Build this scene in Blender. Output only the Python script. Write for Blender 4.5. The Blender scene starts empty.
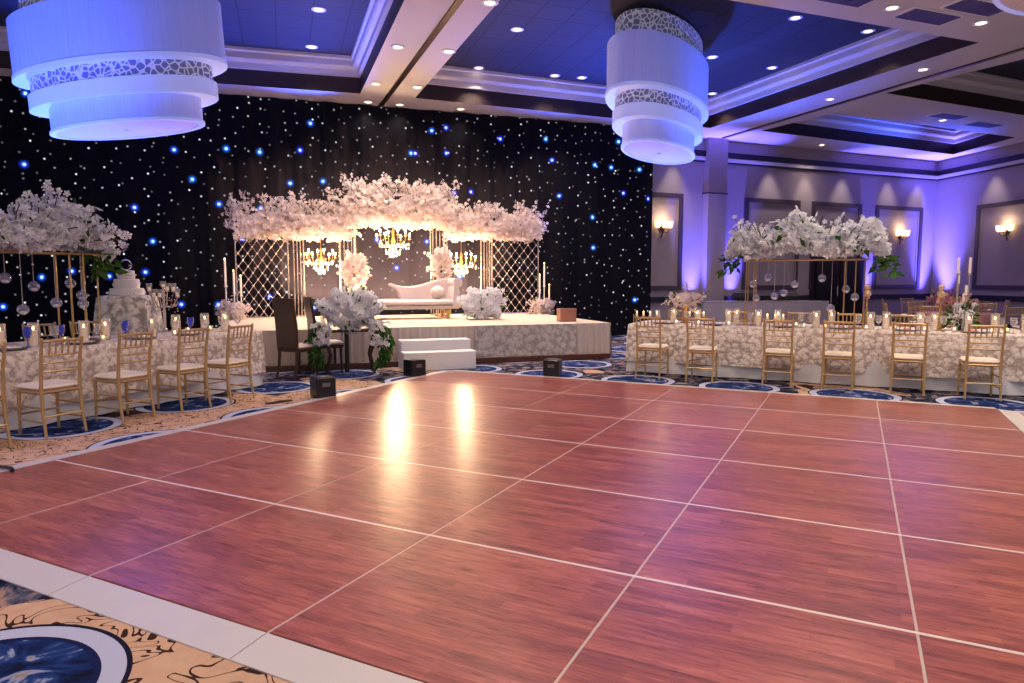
import bpy, math, random
from mathutils import Vector, Matrix
from mathutils.geometry import tessellate_polygon
random.seed(7)
S = bpy.context.scene
COL = S.collection
PI = math.pi
R2 = math.sqrt(.5)
ORD = ['first', 'second', 'third', 'fourth', 'fifth', 'sixth', 'seventh', 'eighth', 'ninth', 'tenth', 'eleventh',
       'twelfth', 'thirteenth', 'fourteenth', 'fifteenth', 'sixteenth', 'seventeenth', 'eighteenth', 'nineteenth', 'twentieth']

# ------------------------------------------------------------------ materials
MATS = {}
def lin(c):
    return tuple((x / 12.92 if x <= .04045 else ((x + .055) / 1.055) ** 2.4) for x in c)
def rgb(r, g, b):
    return (*lin((r / 255, g / 255, b / 255)), 1)
class NT:
    def __init__(s, name):
        s.m = bpy.data.materials.new(name); s.m.use_nodes = True
        s.t = s.m.node_tree; s.n = s.t.nodes; s.n.clear()
        s.out = s.n.new('ShaderNodeOutputMaterial')
    def new(s, typ, **kw):
        n = s.n.new('ShaderNode' + typ)
        for k, v in kw.items(): setattr(n, k, v)
        return n
    def lk(s, a, b): s.t.links.new(a, b)
    def math(s, op, a, b=None, clamp=False):
        n = s.new('Math', operation=op, use_clamp=clamp)
        for i, v in enumerate((a, b)):
            if v is None: continue
            if isinstance(v, (int, float)): n.inputs[i].default_value = v
            else: s.lk(v, n.inputs[i])
        return n.outputs[0]
    def mix(s, f, a, b):
        n = s.new('Mix', data_type='RGBA')
        for sock, v in ((n.inputs[0], f), (n.inputs[6], a), (n.inputs[7], b)):
            if isinstance(v, (int, float, tuple)): sock.default_value = v
            else: s.lk(v, sock)
        return n.outputs[2]
    def ramp(s, f, stops):
        n = s.new('ValToRGB'); e = n.color_ramp.elements
        while len(e) < len(stops): e.new(.5)
        for el, (p, c) in zip(e, stops): el.position = p; el.color = c
        s.lk(f, n.inputs[0]); return n.outputs[0]
    def coords(s, out='Object', scale=(1, 1, 1), rot=(0, 0, 0), loc=(0, 0, 0)):
        tc = s.new('TexCoord'); mp = s.new('Mapping')
        mp.inputs['Scale'].default_value = scale; mp.inputs['Rotation'].default_value = rot; mp.inputs['Location'].default_value = loc
        s.lk(tc.outputs[out], mp.inputs[0]); return mp.outputs[0]
    def noise(s, v, scale, detail=3, rough=.5, dist=0):
        n = s.new('TexNoise'); n.inputs['Scale'].default_value = scale; n.inputs['Detail'].default_value = detail
        n.inputs['Roughness'].default_value = rough; n.inputs['Distortion'].default_value = dist
        s.lk(v, n.inputs['Vector']); return n.outputs[0]
    def bsdf(s, **kw):
        b = s.new('BsdfPrincipled'); s.lk(b.outputs[0], s.out.inputs[0]); s.b = b
        for k, v in kw.items():
            k = k.replace('_', ' ')
            if isinstance(v, (int, float, tuple)): b.inputs[k].default_value = v
            else: s.lk(v, b.inputs[k])
        return b
    def bump(s, h, strength=.3, dist=.01):
        n = s.new('Bump'); n.inputs['Strength'].default_value = strength; n.inputs['Distance'].default_value = dist
        s.lk(h, n.inputs['Height']); s.lk(n.outputs[0], s.b.inputs['Normal'])
def simple(name, col, rough=.5, metal=0, var=.06, scale=8, **kw):
    """plain surface with a little procedural tone variation"""
    t = NT(name); n = t.noise(t.coords(), scale, 2)
    d = tuple(max(0, c * (1 - var * 2)) for c in col[:3]) + (1,)
    b = t.bsdf(Roughness=rough, Metallic=metal, Base_Color=t.mix(n, d, col), **kw)
    return t.m
def emit(name, col, strength):
    t = NT(name); e = t.new('Emission'); e.inputs[0].default_value = col; e.inputs[1].default_value = strength
    t.lk(e.outputs[0], t.out.inputs[0]); return t.m

def mat_wood_floor():
    t = NT('mahogany_panel')
    tc = t.new('TexCoord'); oi = t.new('ObjectInfo'); va = t.new('VectorMath', operation='ADD')
    t.lk(tc.outputs['Object'], va.inputs[0]); t.lk(oi.outputs['Location'], va.inputs[1])
    mp = t.new('Mapping'); mp.inputs['Scale'].default_value = (1.6, 15, 1); t.lk(va.outputs[0], mp.inputs[0])
    g = t.noise(mp.outputs[0], 2.2, 6, .65, .6)
    mp2 = t.new('Mapping'); mp2.inputs['Scale'].default_value = (2.0, 60, 1); t.lk(va.outputs[0], mp2.inputs[0])
    g2 = t.noise(mp2.outputs[0], 3, 4, .7, .2)
    br = t.new('TexBrick'); t.lk(va.outputs[0], br.inputs['Vector'])
    br.inputs['Color1'].default_value = (.25, .25, .25, 1); br.inputs['Color2'].default_value = (.85, .85, .85, 1)
    br.inputs['Mortar'].default_value = (.1, .1, .1, 1); br.inputs['Scale'].default_value = 1
    br.inputs['Mortar Size'].default_value = .0012; br.inputs['Brick Width'].default_value = .6; br.inputs['Row Height'].default_value = .076
    f = t.math('ADD', t.math('MULTIPLY', g, .62), t.math('ADD', t.math('MULTIPLY', g2, .3), t.math('MULTIPLY', br.outputs[0], .2)))
    c = t.ramp(f, [(.38, rgb(80, 36, 34)), (.52, rgb(138, 68, 60)), (.64, rgb(180, 100, 84)), (.76, rgb(208, 132, 110))])
    big = t.noise(va.outputs[0], 1.1, 2)
    c = t.mix(t.math('MULTIPLY', big, .5), c, rgb(140, 76, 72))
    t.bsdf(Base_Color=c, Roughness=t.math('ADD', t.math('MULTIPLY', g2, .06), .25), Coat_Weight=.45, Coat_Roughness=.36, Specular_IOR_Level=.6)
    t.bump(g2, .06, .004)
    return t.m

def mat_carpet():
    t = NT('medallion_carpet')
    v = t.coords('Object', rot=(0, 0, PI / 4))
    sx = t.new('SeparateXYZ'); t.lk(v, sx.inputs[0])
    P = 1.42
    # medallion lattice aligned with the dance floor; near medallion centred at (-1.05, 2.75)
    ox = (-1.14 - 2.76) * R2; oy = (-1.14 + 2.76) * R2
    def fold(a, off):
        a = t.math('ADD', a, 40 * P + P / 2 - off)
        return t.math('SUBTRACT', t.math('MODULO', a, P), P / 2)
    fx = fold(sx.outputs[0], ox); fy = fold(sx.outputs[1], oy)
    r = t.math('SQRT', t.math('ADD', t.math('MULTIPLY', fx, fx), t.math('MULTIPLY', fy, fy)))
    n1 = t.noise(v, 5, 5, .6, 1.2); n2 = t.noise(v, 3.4, 1, .5, 2.0); n3 = t.noise(v, 60, 2)
    inner = t.ramp(n1, [(.36, rgb(14, 20, 48)), (.47, rgb(20, 40, 92)), (.56, rgb(36, 62, 120)), (.61, rgb(140, 150, 184)), (.66, rgb(150, 120, 86))])
    scroll = t.math('LESS_THAN', t.math('ABSOLUTE', t.math('SUBTRACT', n2, .5)), .014)
    scroll2 = t.math('LESS_THAN', t.math('ABSOLUTE', t.math('SUBTRACT', n2, .62)), .012)
    tan = t.mix(n1, rgb(176, 138, 114), rgb(212, 176, 148))
    tan = t.mix(t.math('MAXIMUM', scroll, scroll2), tan, rgb(58, 36, 30))
    dark = t.math('GREATER_THAN', t.noise(v, 1.6, 1, .4), .60)
    tan = t.mix(dark, tan, rgb(46, 34, 40))
    zone = t.math('GREATER_THAN', t.math('ADD', t.noise(v, .55, 2, .5, .8), t.math('MULTIPLY', t.math('SUBTRACT', sx.outputs[1], 4.6), .03)), .57)
    navy = t.ramp(n1, [(.36, rgb(12, 14, 34)), (.48, rgb(26, 30, 56)), (.54, rgb(84, 86, 104)), (.62, rgb(160, 130, 112))])
    tan = t.mix(zone, tan, navy)
    c = t.mix(t.math('LESS_THAN', r, .55), tan, rgb(24, 24, 48))
    c = t.mix(t.math('LESS_THAN', r, .53), c, rgb(176, 180, 206))
    c = t.mix(t.math('LESS_THAN', r, .445), c, rgb(22, 30, 74))
    c = t.mix(t.math('LESS_THAN', r, .42), c, inner)
    t.bsdf(Base_Color=c, Roughness=.95, Specular_IOR_Level=.1)
    t.bump(n3, .4, .01)
    return t.m

def mat_stars():
    t = NT('star_cloth')
    tc = t.new('TexCoord'); sx = t.new('SeparateXYZ'); t.lk(tc.outputs['Object'], sx.inputs[0])
    cx = t.new('CombineXYZ'); t.lk(sx.outputs[0], cx.inputs[0]); t.lk(sx.outputs[2], cx.inputs[1])
    def layer(scale, r_in, r_out, off):
        ad = t.new('VectorMath', operation='ADD'); ad.inputs[1].default_value = (off, off * .7, 0); t.lk(cx.outputs[0], ad.inputs[0])
        vo = t.new('TexVoronoi', voronoi_dimensions='2D'); vo.inputs['Scale'].default_value = scale
        vo.inputs['Randomness'].default_value = .95; t.lk(ad.outputs[0], vo.inputs['Vector'])
        d = t.math('DIVIDE', vo.outputs['Distance'], scale)
        k = t.math('DIVIDE', t.math('SUBTRACT', r_out, d), r_out - r_in, True)
        sc = t.new('SeparateColor'); t.lk(vo.outputs['Color'], sc.inputs[0])
        return k, sc.outputs
    k1, c1 = layer(3.9, .011, .025, 3.1)
    white = t.math('MULTIPLY', k1, t.math('ADD', t.math('MULTIPLY', t.math('POWER', c1[0], 2.6), .9), .10))
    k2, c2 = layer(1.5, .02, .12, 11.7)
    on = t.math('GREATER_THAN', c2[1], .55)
    blue = t.math('MULTIPLY', t.math('POWER', k2, 3.0), on)  # soft halo round each blue LED: glow painted into the cloth's emission
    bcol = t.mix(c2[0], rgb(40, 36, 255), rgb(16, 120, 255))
    core, c3 = layer(1.5, .01, .04, 11.7)
    em = t.new('Emission'); em.inputs[1].default_value = 1
    sc1 = t.new('VectorMath', operation='SCALE'); sc1.inputs[0].default_value = (.95, .95, 1.05); t.lk(t.math('MULTIPLY', white, .8), sc1.inputs['Scale'])
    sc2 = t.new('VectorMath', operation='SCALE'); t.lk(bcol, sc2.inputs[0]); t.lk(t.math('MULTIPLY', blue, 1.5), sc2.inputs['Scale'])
    sc3 = t.new('VectorMath', operation='SCALE'); sc3.inputs[0].default_value = (.5, .65, 1.2); t.lk(t.math('MULTIPLY', t.math('MULTIPLY', core, on), 1.5), sc3.inputs['Scale'])
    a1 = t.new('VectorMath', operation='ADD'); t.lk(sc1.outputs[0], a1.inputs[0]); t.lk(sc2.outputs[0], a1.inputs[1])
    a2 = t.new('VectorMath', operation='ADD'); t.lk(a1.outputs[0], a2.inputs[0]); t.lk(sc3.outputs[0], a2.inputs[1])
    b = t.bsdf(Base_Color=(.0075, .0065, .011, 1), Roughness=.95, Specular_IOR_Level=.08)
    t.lk(a2.outputs[0], b.inputs['Emission Color']); b.inputs['Emission Strength'].default_value = 1
    return t.m

def mat_lace(name, c_lo, c_hi, scale=11):
    t = NT(name); v = t.coords('Object')
    vo = t.new('TexVoronoi'); vo.inputs['Scale'].default_value = scale; t.lk(v, vo.inputs['Vector'])
    v2 = t.new('TexVoronoi'); v2.inputs['Scale'].default_value = scale * 2.7; t.lk(v, v2.inputs['Vector'])
    n = t.noise(v, scale * 1.3, 3)
    f = t.math('ADD', t.math('ADD', t.math('MULTIPLY', vo.outputs['Distance'], .6), t.math('MULTIPLY', v2.outputs['Distance'], .3)), t.math('MULTIPLY', t.math('SUBTRACT', n, .5), .7))
    c = t.ramp(f, [(.15, c_hi), (.36, c_hi), (.60, c_lo)])
    t.bsdf(Base_Color=c, Roughness=.75, Sheen_Weight=.2)
    t.bump(t.math('SUBTRACT', 1, f), .7, .03)
    return t.m

def mat_petal(name, a, b, tl=.25):
    t = NT(name); g = t.new('NewGeometry')
    c = t.mix(g.outputs['Random Per Island'], a, b)
    d = t.new('BsdfDiffuse'); tr = t.new('BsdfTranslucent'); mx = t.new('MixShader'); mx.inputs[0].default_value = tl
    t.lk(c, d.inputs[0]); t.lk(c, tr.inputs[0]); t.lk(d.outputs[0], mx.inputs[1]); t.lk(tr.outputs[0], mx.inputs[2])
    t.lk(mx.outputs[0], t.out.inputs[0]); return t.m

def mat_glass(name, col=(1, 1, 1, 1), keep=.12):
    t = NT(name); tr = t.new('BsdfTransparent'); tr.inputs[0].default_value = col
    gl = t.new('BsdfGlossy'); gl.inputs['Roughness'].default_value = .08
    df = t.new('BsdfDiffuse'); df.inputs[0].default_value = col
    lw = t.new('LayerWeight'); lw.inputs[0].default_value = .35
    m1 = t.new('MixShader'); m2 = t.new('MixShader'); m1.inputs[0].default_value = keep
    t.lk(tr.outputs[0], m1.inputs[1]); t.lk(df.outputs[0], m1.inputs[2])
    t.lk(lw.outputs[1], m2.inputs[0]); t.lk(m1.outputs[0], m2.inputs[1]); t.lk(gl.outputs[0], m2.inputs[2])
    t.lk(m2.outputs[0], t.out.inputs[0]); return t.m

def mat_tiles():
    t = NT('ceiling_tile'); v = t.coords('Object')
    br = t.new('TexBrick'); br.offset = 0; t.lk(v, br.inputs['Vector'])
    br.inputs['Color1'].default_value = (.9, .9, .9, 1); br.inputs['Color2'].default_value = (1, 1, 1, 1); br.inputs['Mortar'].default_value = (.25, .25, .25, 1)
    br.inputs['Scale'].default_value = 1; br.inputs['Mortar Size'].default_value = .014
    br.inputs['Brick Width'].default_value = .62; br.inputs['Row Height'].default_value = .62
    n = t.noise(v, 30, 3)
    mm = t.new('Mix', data_type='RGBA', blend_type='MULTIPLY'); mm.inputs[0].default_value = 1
    mm.inputs[6].default_value = rgb(50, 48, 62); t.lk(br.outputs[0], mm.inputs[7])
    t.bsdf(Base_Color=t.mix(t.math('MULTIPLY', n, .2), mm.outputs[2], rgb(26, 26, 40)), Roughness=.75)
    return t.m

def mat_crackle():
    t = NT('crackle_band'); v = t.coords('Object')
    vo = t.new('TexVoronoi', feature='DISTANCE_TO_EDGE'); vo.inputs['Scale'].default_value = 11; t.lk(v, vo.inputs['Vector'])
    c = t.ramp(vo.outputs[0], [(.0, rgb(225, 226, 240)), (.06, rgb(210, 214, 236)), (.13, rgb(110, 116, 156))])
    b = t.bsdf(Base_Color=c, Roughness=.35)
    t.lk(c, b.inputs['Emission Color']); b.inputs['Emission Strength'].default_value = .1
    return t.m

def mat_shade():
    t = NT('lit_drum_fabric'); n = t.noise(t.coords('Object', scale=(9, 9, .4)), 3, 2)
    c = t.mix(n, rgb(196, 200, 222), rgb(226, 228, 240))
    b = t.bsdf(Base_Color=c, Roughness=.7)
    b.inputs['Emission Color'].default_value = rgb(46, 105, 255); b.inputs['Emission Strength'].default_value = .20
    return t.m

def M(name):
    return MATS[name]
MATS.update(
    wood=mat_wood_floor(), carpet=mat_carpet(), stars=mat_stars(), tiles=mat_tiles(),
    aluminium=simple('aluminium_edge', rgb(214, 208, 206), .42, .25, .04, 5),
    seam=simple('aluminium_seam', rgb(235, 222, 215), .3, .2, .03, 5),
    greyseam=simple('grey_seam', rgb(208, 188, 182), .35, .25, .05, 5),
    wall=simple('taupe_wall', rgb(164, 150, 152), .7, 0, .03, 2),
    soffit=simple('white_soffit', rgb(212, 202, 202), .75, 0, .02, 2),
    cornice=simple('white_cornice', rgb(225, 220, 218), .6, 0, .02, 3),
    darkwood=simple('dark_wood_fascia', rgb(52, 36, 36), .5, 0, .15, 4),
    trackmetal=simple('bronze_track', rgb(70, 44, 34), .35, .6, .1, 4),
    rail=simple('dark_rail', rgb(34, 28, 40), .45, 0, .1, 4),
    mould=simple('dark_moulding', rgb(74, 62, 72), .45, 0, .08, 4),
    panel=simple('panel_fill', rgb(156, 142, 140), .75, 0, .04, 3),
    black=simple('black_plastic', rgb(16, 15, 18), .35, 0, .1, 10),
    vent=simple('vent_light_tint', rgb(92, 84, 150), .6, 0, .05, 10),  # lilac of the light falling on the vents, put into their colour
    gold=simple('gold_metal', rgb(206, 164, 98), .28, .85, .08, 10),
    chairgold=simple('gold_resin', rgb(206, 172, 120), .35, .5, .1, 14),
    cream=simple('cream_cushion', rgb(238, 224, 204), .8, 0, .04, 12, Sheen_Weight=.2),
    silver=simple('champagne_metal', rgb(222, 206, 192), .25, .8, .05, 10),
    white=simple('white_paint', rgb(236, 234, 234), .45, 0, .02, 6),
    drapewhite=simple('white_skirt_cloth', rgb(206, 192, 184), .8, 0, .05, 5),
    satin=simple('white_satin', rgb(226, 214, 205), .7, 0, .05, 6),
    stagetop=simple('stage_carpet', rgb(222, 204, 182), .9, 0, .05, 8),
    brown=simple('brown_wood', rgb(92, 52, 36), .4, 0, .2, 6),
    chairbrown=simple('dark_chair_wood', rgb(66, 38, 30), .35, 0, .25, 5),
    lace=mat_lace('rosette_cloth', rgb(186, 168, 158), rgb(240, 228, 216), 13),
    stagelace=mat_lace('stage_lace', rgb(168, 158, 156), rgb(206, 198, 194), 9),
    cakelace=mat_lace('cake_lace', rgb(158, 152, 146), rgb(228, 222, 212), 9),
    underskirt=simple('white_underskirt', rgb(222, 222, 224), .8, 0, .06, 5),
    petal=mat_petal('white_petals', rgb(250, 240, 236), rgb(226, 206, 206)),
    petal2=mat_petal('cool_white_petals', rgb(250, 250, 250), rgb(226, 226, 236)),
    blush=mat_petal('blush_petals', rgb(240, 200, 190), rgb(200, 140, 140)),
    leaf=mat_petal('green_leaves', rgb(34, 70, 30), rgb(84, 120, 60), .2),
    twig=simple('brown_twig', rgb(70, 52, 44), .8, 0, .1, 20),
    glass=mat_glass('clear_glass', (1, 1, 1, 1), .10), orb=mat_glass('orb_glass', rgb(225, 230, 255), .22),
    blueglass=mat_glass('blue_lit_glass', rgb(120, 140, 255), .3),
    string=simple('nylon_string', rgb(190, 180, 180), .4, 0, .03, 9),
    wax=simple('white_wax', rgb(246, 236, 226), .5, 0, .03, 10, Emission_Color=rgb(255, 190, 120), Emission_Strength=.12),
    flame=emit('candle_flame', rgb(255, 196, 120), 8),
    bulb=emit('warm_bulb', rgb(255, 196, 120), 55),
    sconceglow=emit('lit_sconce_shade', rgb(255, 204, 140), 3.2),
    lens=emit('downlight_lens', rgb(255, 226, 190), 5),
    crystal=mat_glass('warm_crystal', rgb(255, 226, 180), .45),
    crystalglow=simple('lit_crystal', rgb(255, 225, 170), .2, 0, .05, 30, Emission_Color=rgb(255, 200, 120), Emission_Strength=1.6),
    shade=mat_shade(), crackle=mat_crackle(),
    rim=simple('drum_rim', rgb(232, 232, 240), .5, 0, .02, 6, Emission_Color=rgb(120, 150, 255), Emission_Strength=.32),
    underdisc=simple('drum_diffuser', rgb(236, 222, 226), .6, 0, .03, 4),
    plate=simple('grey_charger', rgb(120, 116, 122), .3, .4, .05, 10),
    china=simple('white_china', rgb(240, 238, 236), .25, 0, .02, 10),
    pinknap=simple('pink_napkin', rgb(206, 130, 128), .8, 0, .08, 12),
    icing=simple('white_icing', rgb(238, 232, 226), .55, 0, .04, 14),
    sofa=simple('cream_velvet', rgb(214, 198, 196), .8, 0, .06, 6, Sheen_Weight=.3),
    copper=simple('copper_box', rgb(176, 122, 104), .35, .3, .1, 9),
    greycloth=simple('grey_lilac_cloth', rgb(150, 140, 152), .85, 0, .06, 5),
    pinkcloth=simple('dusty_pink_cloth', rgb(160, 110, 116), .85, 0, .1, 5),
)

# ------------------------------------------------------------------ mesh builder
class MB:
    def __init__(s): s.v = []; s.f = []; s.X = Matrix()
    def add(s, vs, fs):
        b = len(s.v); X = s.X
        s.v.extend([tuple(X @ Vector(p)) for p in vs]); s.f.extend([tuple(b + i for i in f) for f in fs]); return s
    def box(s, c, d, bev=0):
        x, y, z = (a / 2 for a in d); cx, cy, cz = c
        if bev <= 0:
            vs = [(cx + i * x, cy + j * y, cz + k * z) for i in (-1, 1) for j in (-1, 1) for k in (-1, 1)]
            return s.add(vs, [(0, 1, 3, 2), (4, 6, 7, 5), (0, 4, 5, 1), (2, 3, 7, 6), (0, 2, 6, 4), (1, 5, 7, 3)])
        # rounded-in-plan, chamfered-in-height box
        prof = [(-z, bev), (-z + bev, 0), (z - bev, 0), (z, bev)]
        rings = []
        for zz, ins in prof:
            rx, ry = x - ins, y - ins; r = bev; ring = []
            for qx, qy, a0 in ((1, 1, 0), (-1, 1, 90), (-1, -1, 180), (1, -1, 270)):
                for a in (0, 45, 90):
                    an = math.radians(a0 + a)
                    ring.append((cx + qx * (rx - r) + r * math.cos(an), cy + qy * (ry - r) + r * math.sin(an), cz + zz))
            rings.append(ring)
        return s.loft(rings, True, True)
    def loft(s, rings, cap0=False, cap1=False, closed=True):
        n = len(rings[0]); vs = [p for r in rings for p in r]; fs = []
        for k in range(len(rings) - 1):
            for i in range(n if closed else n - 1):
                j = (i + 1) % n; fs.append((k * n + i, k * n + j, (k + 1) * n + j, (k + 1) * n + i))
        if cap0: fs.append(tuple(reversed(range(n))))
        if cap1: fs.append(tuple((len(rings) - 1) * n + i for i in range(n)))
        return s.add(vs, fs)
    def lathe(s, prof, c=(0, 0, 0), n=16, sx=1, sy=1):
        rings = [[(c[0] + r * sx * math.cos(2 * PI * i / n), c[1] + r * sy * math.sin(2 * PI * i / n), c[2] + z) for i in range(n)] for r, z in prof]
        return s.loft(rings, prof[0][0] > 1e-4, prof[-1][0] > 1e-4)
    def tube(s, pts, r, n=6):
        pts = [Vector(p) for p in pts]; rings = []
        rr = r if isinstance(r, (list, tuple)) else [r] * len(pts)
        for k, p in enumerate(pts):
            d = (pts[min(k + 1, len(pts) - 1)] - pts[max(k - 1, 0)]).normalized()
            a = Vector((0, 0, 1)) if abs(d.z) < .9 else Vector((1, 0, 0))
            u = d.cross(a).normalized(); w = d.cross(u)
            rings.append([tuple(p + (u * math.cos(2 * PI * i / n) + w * math.sin(2 * PI * i / n)) * rr[k]) for i in range(n)])
        return s.loft(rings, True, True)
    def ball(s, c, r, n=8, sz=1):
        m = max(4, n // 2 + 1)
        return s.lathe([(r * math.sin(PI * k / m) if 0 < k < m else 0, -r * sz * math.cos(PI * k / m)) for k in range(m + 1)], c, n)
    def torus(s, c, R, r, n=20, m=6, sx=1, sy=1):
        rings = [[(c[0] + (R + r * math.cos(2 * PI * j / m)) * sx * math.cos(2 * PI * i / n), c[1] + (R + r * math.cos(2 * PI * j / m)) * sy * math.sin(2 * PI * i / n), c[2] + r * math.sin(2 * PI * j / m)) for j in range(m)] for i in range(n)]
        rings.append(rings[0]); return s.loft(rings)
    def build(s, name, mat, parent=None, smooth=False, bevel=0):
        me = bpy.data.meshes.new(name); me.from_pydata(s.v, [], s.f); me.update()
        if smooth:
            me.polygons.foreach_set('use_smooth', [True] * len(me.polygons))
            try: me.set_sharp_from_angle(angle=math.radians(40))
            except Exception: pass
        o = bpy.data.objects.new(name, me); COL.objects.link(o); me.materials.append(mat)
        if parent: o.parent = parent
        if bevel:
            b = o.modifiers.new('b', 'BEVEL'); b.width = bevel; b.segments = 2; b.limit_method = 'ANGLE'
        return o

def tag(o, label, cat, group=None):
    o['label'] = label; o['category'] = cat
    if group: o['group'] = group
    return o
def thing(name, label, cat, loc=(0, 0, 0), rz=0, group=None):
    o = bpy.data.objects.new(name, None); o.empty_display_size = .1; COL.objects.link(o); o.location = loc; o.rotation_euler = (0, 0, rz)
    return tag(o, label, cat, group)
def struct(o):
    o['kind'] = 'structure'; return o
KIDS = {}
def dup(root, loc, rz, label):
    if root not in KIDS: KIDS[root] = [(c, list(c.children)) for c in root.children]
    r = root.copy(); COL.objects.link(r); r.location = loc; r.rotation_euler = (0, 0, rz); r['label'] = label
    for c, gs in KIDS[root]:
        k = c.copy(); COL.objects.link(k); k.parent = r
        for g in gs:
            q = g.copy(); COL.objects.link(q); q.parent = k
    return r
class Proto:
    """first placing moves the model itself, later ones copy it"""
    def __init__(s, root): s.r = root; s.used = False
    def put(s, loc, rz, label):
        if not s.used:
            s.used = True; KIDS[s.r] = [(c, list(c.children)) for c in s.r.children]
            s.r.location = loc; s.r.rotation_euler = (0, 0, rz); s.r['label'] = label; return s.r
        return dup(s.r, loc, rz, label)

# ------------------------------------------------------------------ flowers
def rvec():
    z = random.uniform(-1, 1); a = random.uniform(0, 2 * PI); q = math.sqrt(1 - z * z)
    return Vector((q * math.cos(a), q * math.sin(a), z))
def blossom(mb, c, r, up=None):
    n = (rvec() + (up * 1.0 if up else Vector((0, 0, .25)))).normalized()
    u = n.orthogonal().normalized(); w = n.cross(u); c = Vector(c); vs = [c - n * r * .2]; fs = []
    a0 = random.uniform(0, 2 * PI)
    for k in range(5):
        for da, rad, h in ((-.5, .75, .25), (0, 1.05, .12), (.5, .75, .25)):
            a = a0 + 2 * PI * k / 5 + da; vs.append(c + (u * math.cos(a) + w * math.sin(a)) * r * rad + n * r * h)
        fs.append((0, 3 * k + 1, 3 * k + 2, 3 * k + 3))
    mb.add(vs, fs)
def leafq(mb, c, L, d):
    d = d.normalized(); u = d.cross(rvec()).normalized(); c = Vector(c); n = d.cross(u)
    mb.add([c, c + d * L * .45 + u * L * .22, c + d * L + n * L * .1, c + d * L * .45 - u * L * .22], [(0, 1, 2, 3)])
def cloud(nb, sample, size, mb=None):
    mb = mb or MB()
    for _ in range(nb):
        p, up = sample(); blossom(mb, p, size * random.uniform(.7, 1.25), up)
    return mb
def twig_spray(mb, tw, base, d, L, size, n=9):
    pts = []; p = Vector(base); dd = d.normalized()
    for k in range(4):
        pts.append(p.copy()); p = p + dd * L / 3; dd = (dd + rvec() * .28).normalized()
    tw.tube(pts, .006, 4)
    for _ in range(n):
        f = random.uniform(.15, 1) * 3; i = min(2, int(f)); q = pts[i].lerp(pts[i + 1], f - i) + rvec() * size * 1.1
        blossom(mb, q, size * random.uniform(.7, 1.1))

# ================================================================== SETTING
fl = MB(); fl.add([(-14, -6, 0), (26, -6, 0), (26, 22, 0), (-14, 22, 0)], [(0, 1, 2, 3)])
struct(fl.build('floor', M('carpet')))

# walls: the back wall behind the curtain and to its right, and the right wall
WA = Vector((6.0, 16.45)); WB = Vector((20.9, 17.5)); WC = Vector((19.6, 10.7))
wd = (WB - WA).normalized(); W0 = WA - wd * 20; ZC = 5.4
def wallmesh(a, b, name, mat):
    d = (b - a).normalized(); n = Vector((-d.y, d.x)) * .2
    mb = MB(); p = [a, b, b + n, a + n]
    mb.loft([[(q.x, q.y, 0) for q in p], [(q.x, q.y, ZC + .75) for q in p]], True, True); return struct(mb.build(name, mat))
WQ = Vector((-14.0, 16.45))
mbw = MB()
for p_, q_ in ((WQ, WA), (WA, WB + wd * .3)):
    dq = (q_ - p_).normalized(); nq = Vector((-dq.y, dq.x)) * .2
    pp = [p_, q_, q_ + nq, p_ + nq]
    mbw.loft([[(q.x, q.y, 0) for q in pp], [(q.x, q.y, ZC + .75) for q in pp]], True, True)
struct(mbw.build('wall_back', M('wall')))
wr = (WC - WB).normalized(); WD = WB + wr * 14
wallmesh(WB, WD, 'wall_right', M('wall'))
def strip(a, b, z0, z1, dep, name, mat):
    d = (b - a).normalized(); n = Vector((d.y, -d.x)) * dep
    p = [a, b, b + n, a + n]; mb = MB()
    mb.loft([[(q.x, q.y, z0) for q in p], [(q.x, q.y, z1) for q in p]], True, True); return struct(mb.build(name, mat))
for a, b, s in ((WA, WB, 'back'), (WB, WD, 'right')):
    strip(a, b, .82, .98, .06, 'trim_1' if s == 'back' else 'trim_2', M('rail'))
    strip(a, b, 4.90, 5.06, .10, 'trim_3' if s == 'back' else 'trim_4', M('rail'))
    strip(a, b, 4.80, 4.90, .08, 'trim_5' if s == 'back' else 'trim_6', M('cornice'))
    strip(a, b, 4.75, 4.80, .06, 'trim_7' if s == 'back' else 'trim_8', M('rail'))
    strip(a, b, 0, .14, .03, 'baseboard_' + s, M('rail'))
# pilaster
pa = WA + wd * ((11.33 - 6) / wd.x); pb = WA + wd * ((11.97 - 6) / wd.x)
o = strip(pa, pb, 0, ZC, .24, 'pilaster', M('wall'))
o2 = strip(pa - wd * .03, pb + wd * .03, 3.86, 3.9, .26, 'trim_9', M('mould'))
o3 = strip(pa - wd * .03, pb + wd * .03, 0, .2, .27, 'baseboard_pilaster', M('rail'))
# picture-frame mouldings on the walls
def frame(a, d, x0, x1, z0, z1, name):
    n = Vector((d.y, -d.x)); p = a + d * x0; q = a + d * x1
    def bar(u, v, za, zb, dep, mb):
        e = [u, v, v + n * dep, u + n * dep]; mb.loft([[(k.x, k.y, za) for k in e], [(k.x, k.y, zb) for k in e]], True, True)
    mb = MB(); w = .13
    bar(p, q, z1 - w, z1, .06, mb); bar(p, q, z0, z0 + w, .06, mb); bar(p, p + d * w, z0 + w, z1 - w, .06, mb); bar(q - d * w, q, z0 + w, z1 - w, .06, mb)
    o = struct(mb.build(name, M('mould')))
    mi = MB(); bar(p + d * w, q - d * w, z0 + w, z1 - w, .012, mi); i = mi.build('panel_field', M('panel'), o)
    me_ = MB(); g = w + .07
    bar(p + d * w, q - d * w, z1 - g, z1 - w, .03, me_); bar(p + d * w, q - d * w, z0 + w, z0 + g, .03, me_)
    bar(p + d * w, p + d * g, z0 + g, z1 - g, .03, me_); bar(q - d * g, q - d * w, z0 + g, z1 - g, .03, me_)
    me_.build('bead', M('panel'), o)
    return o
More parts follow.
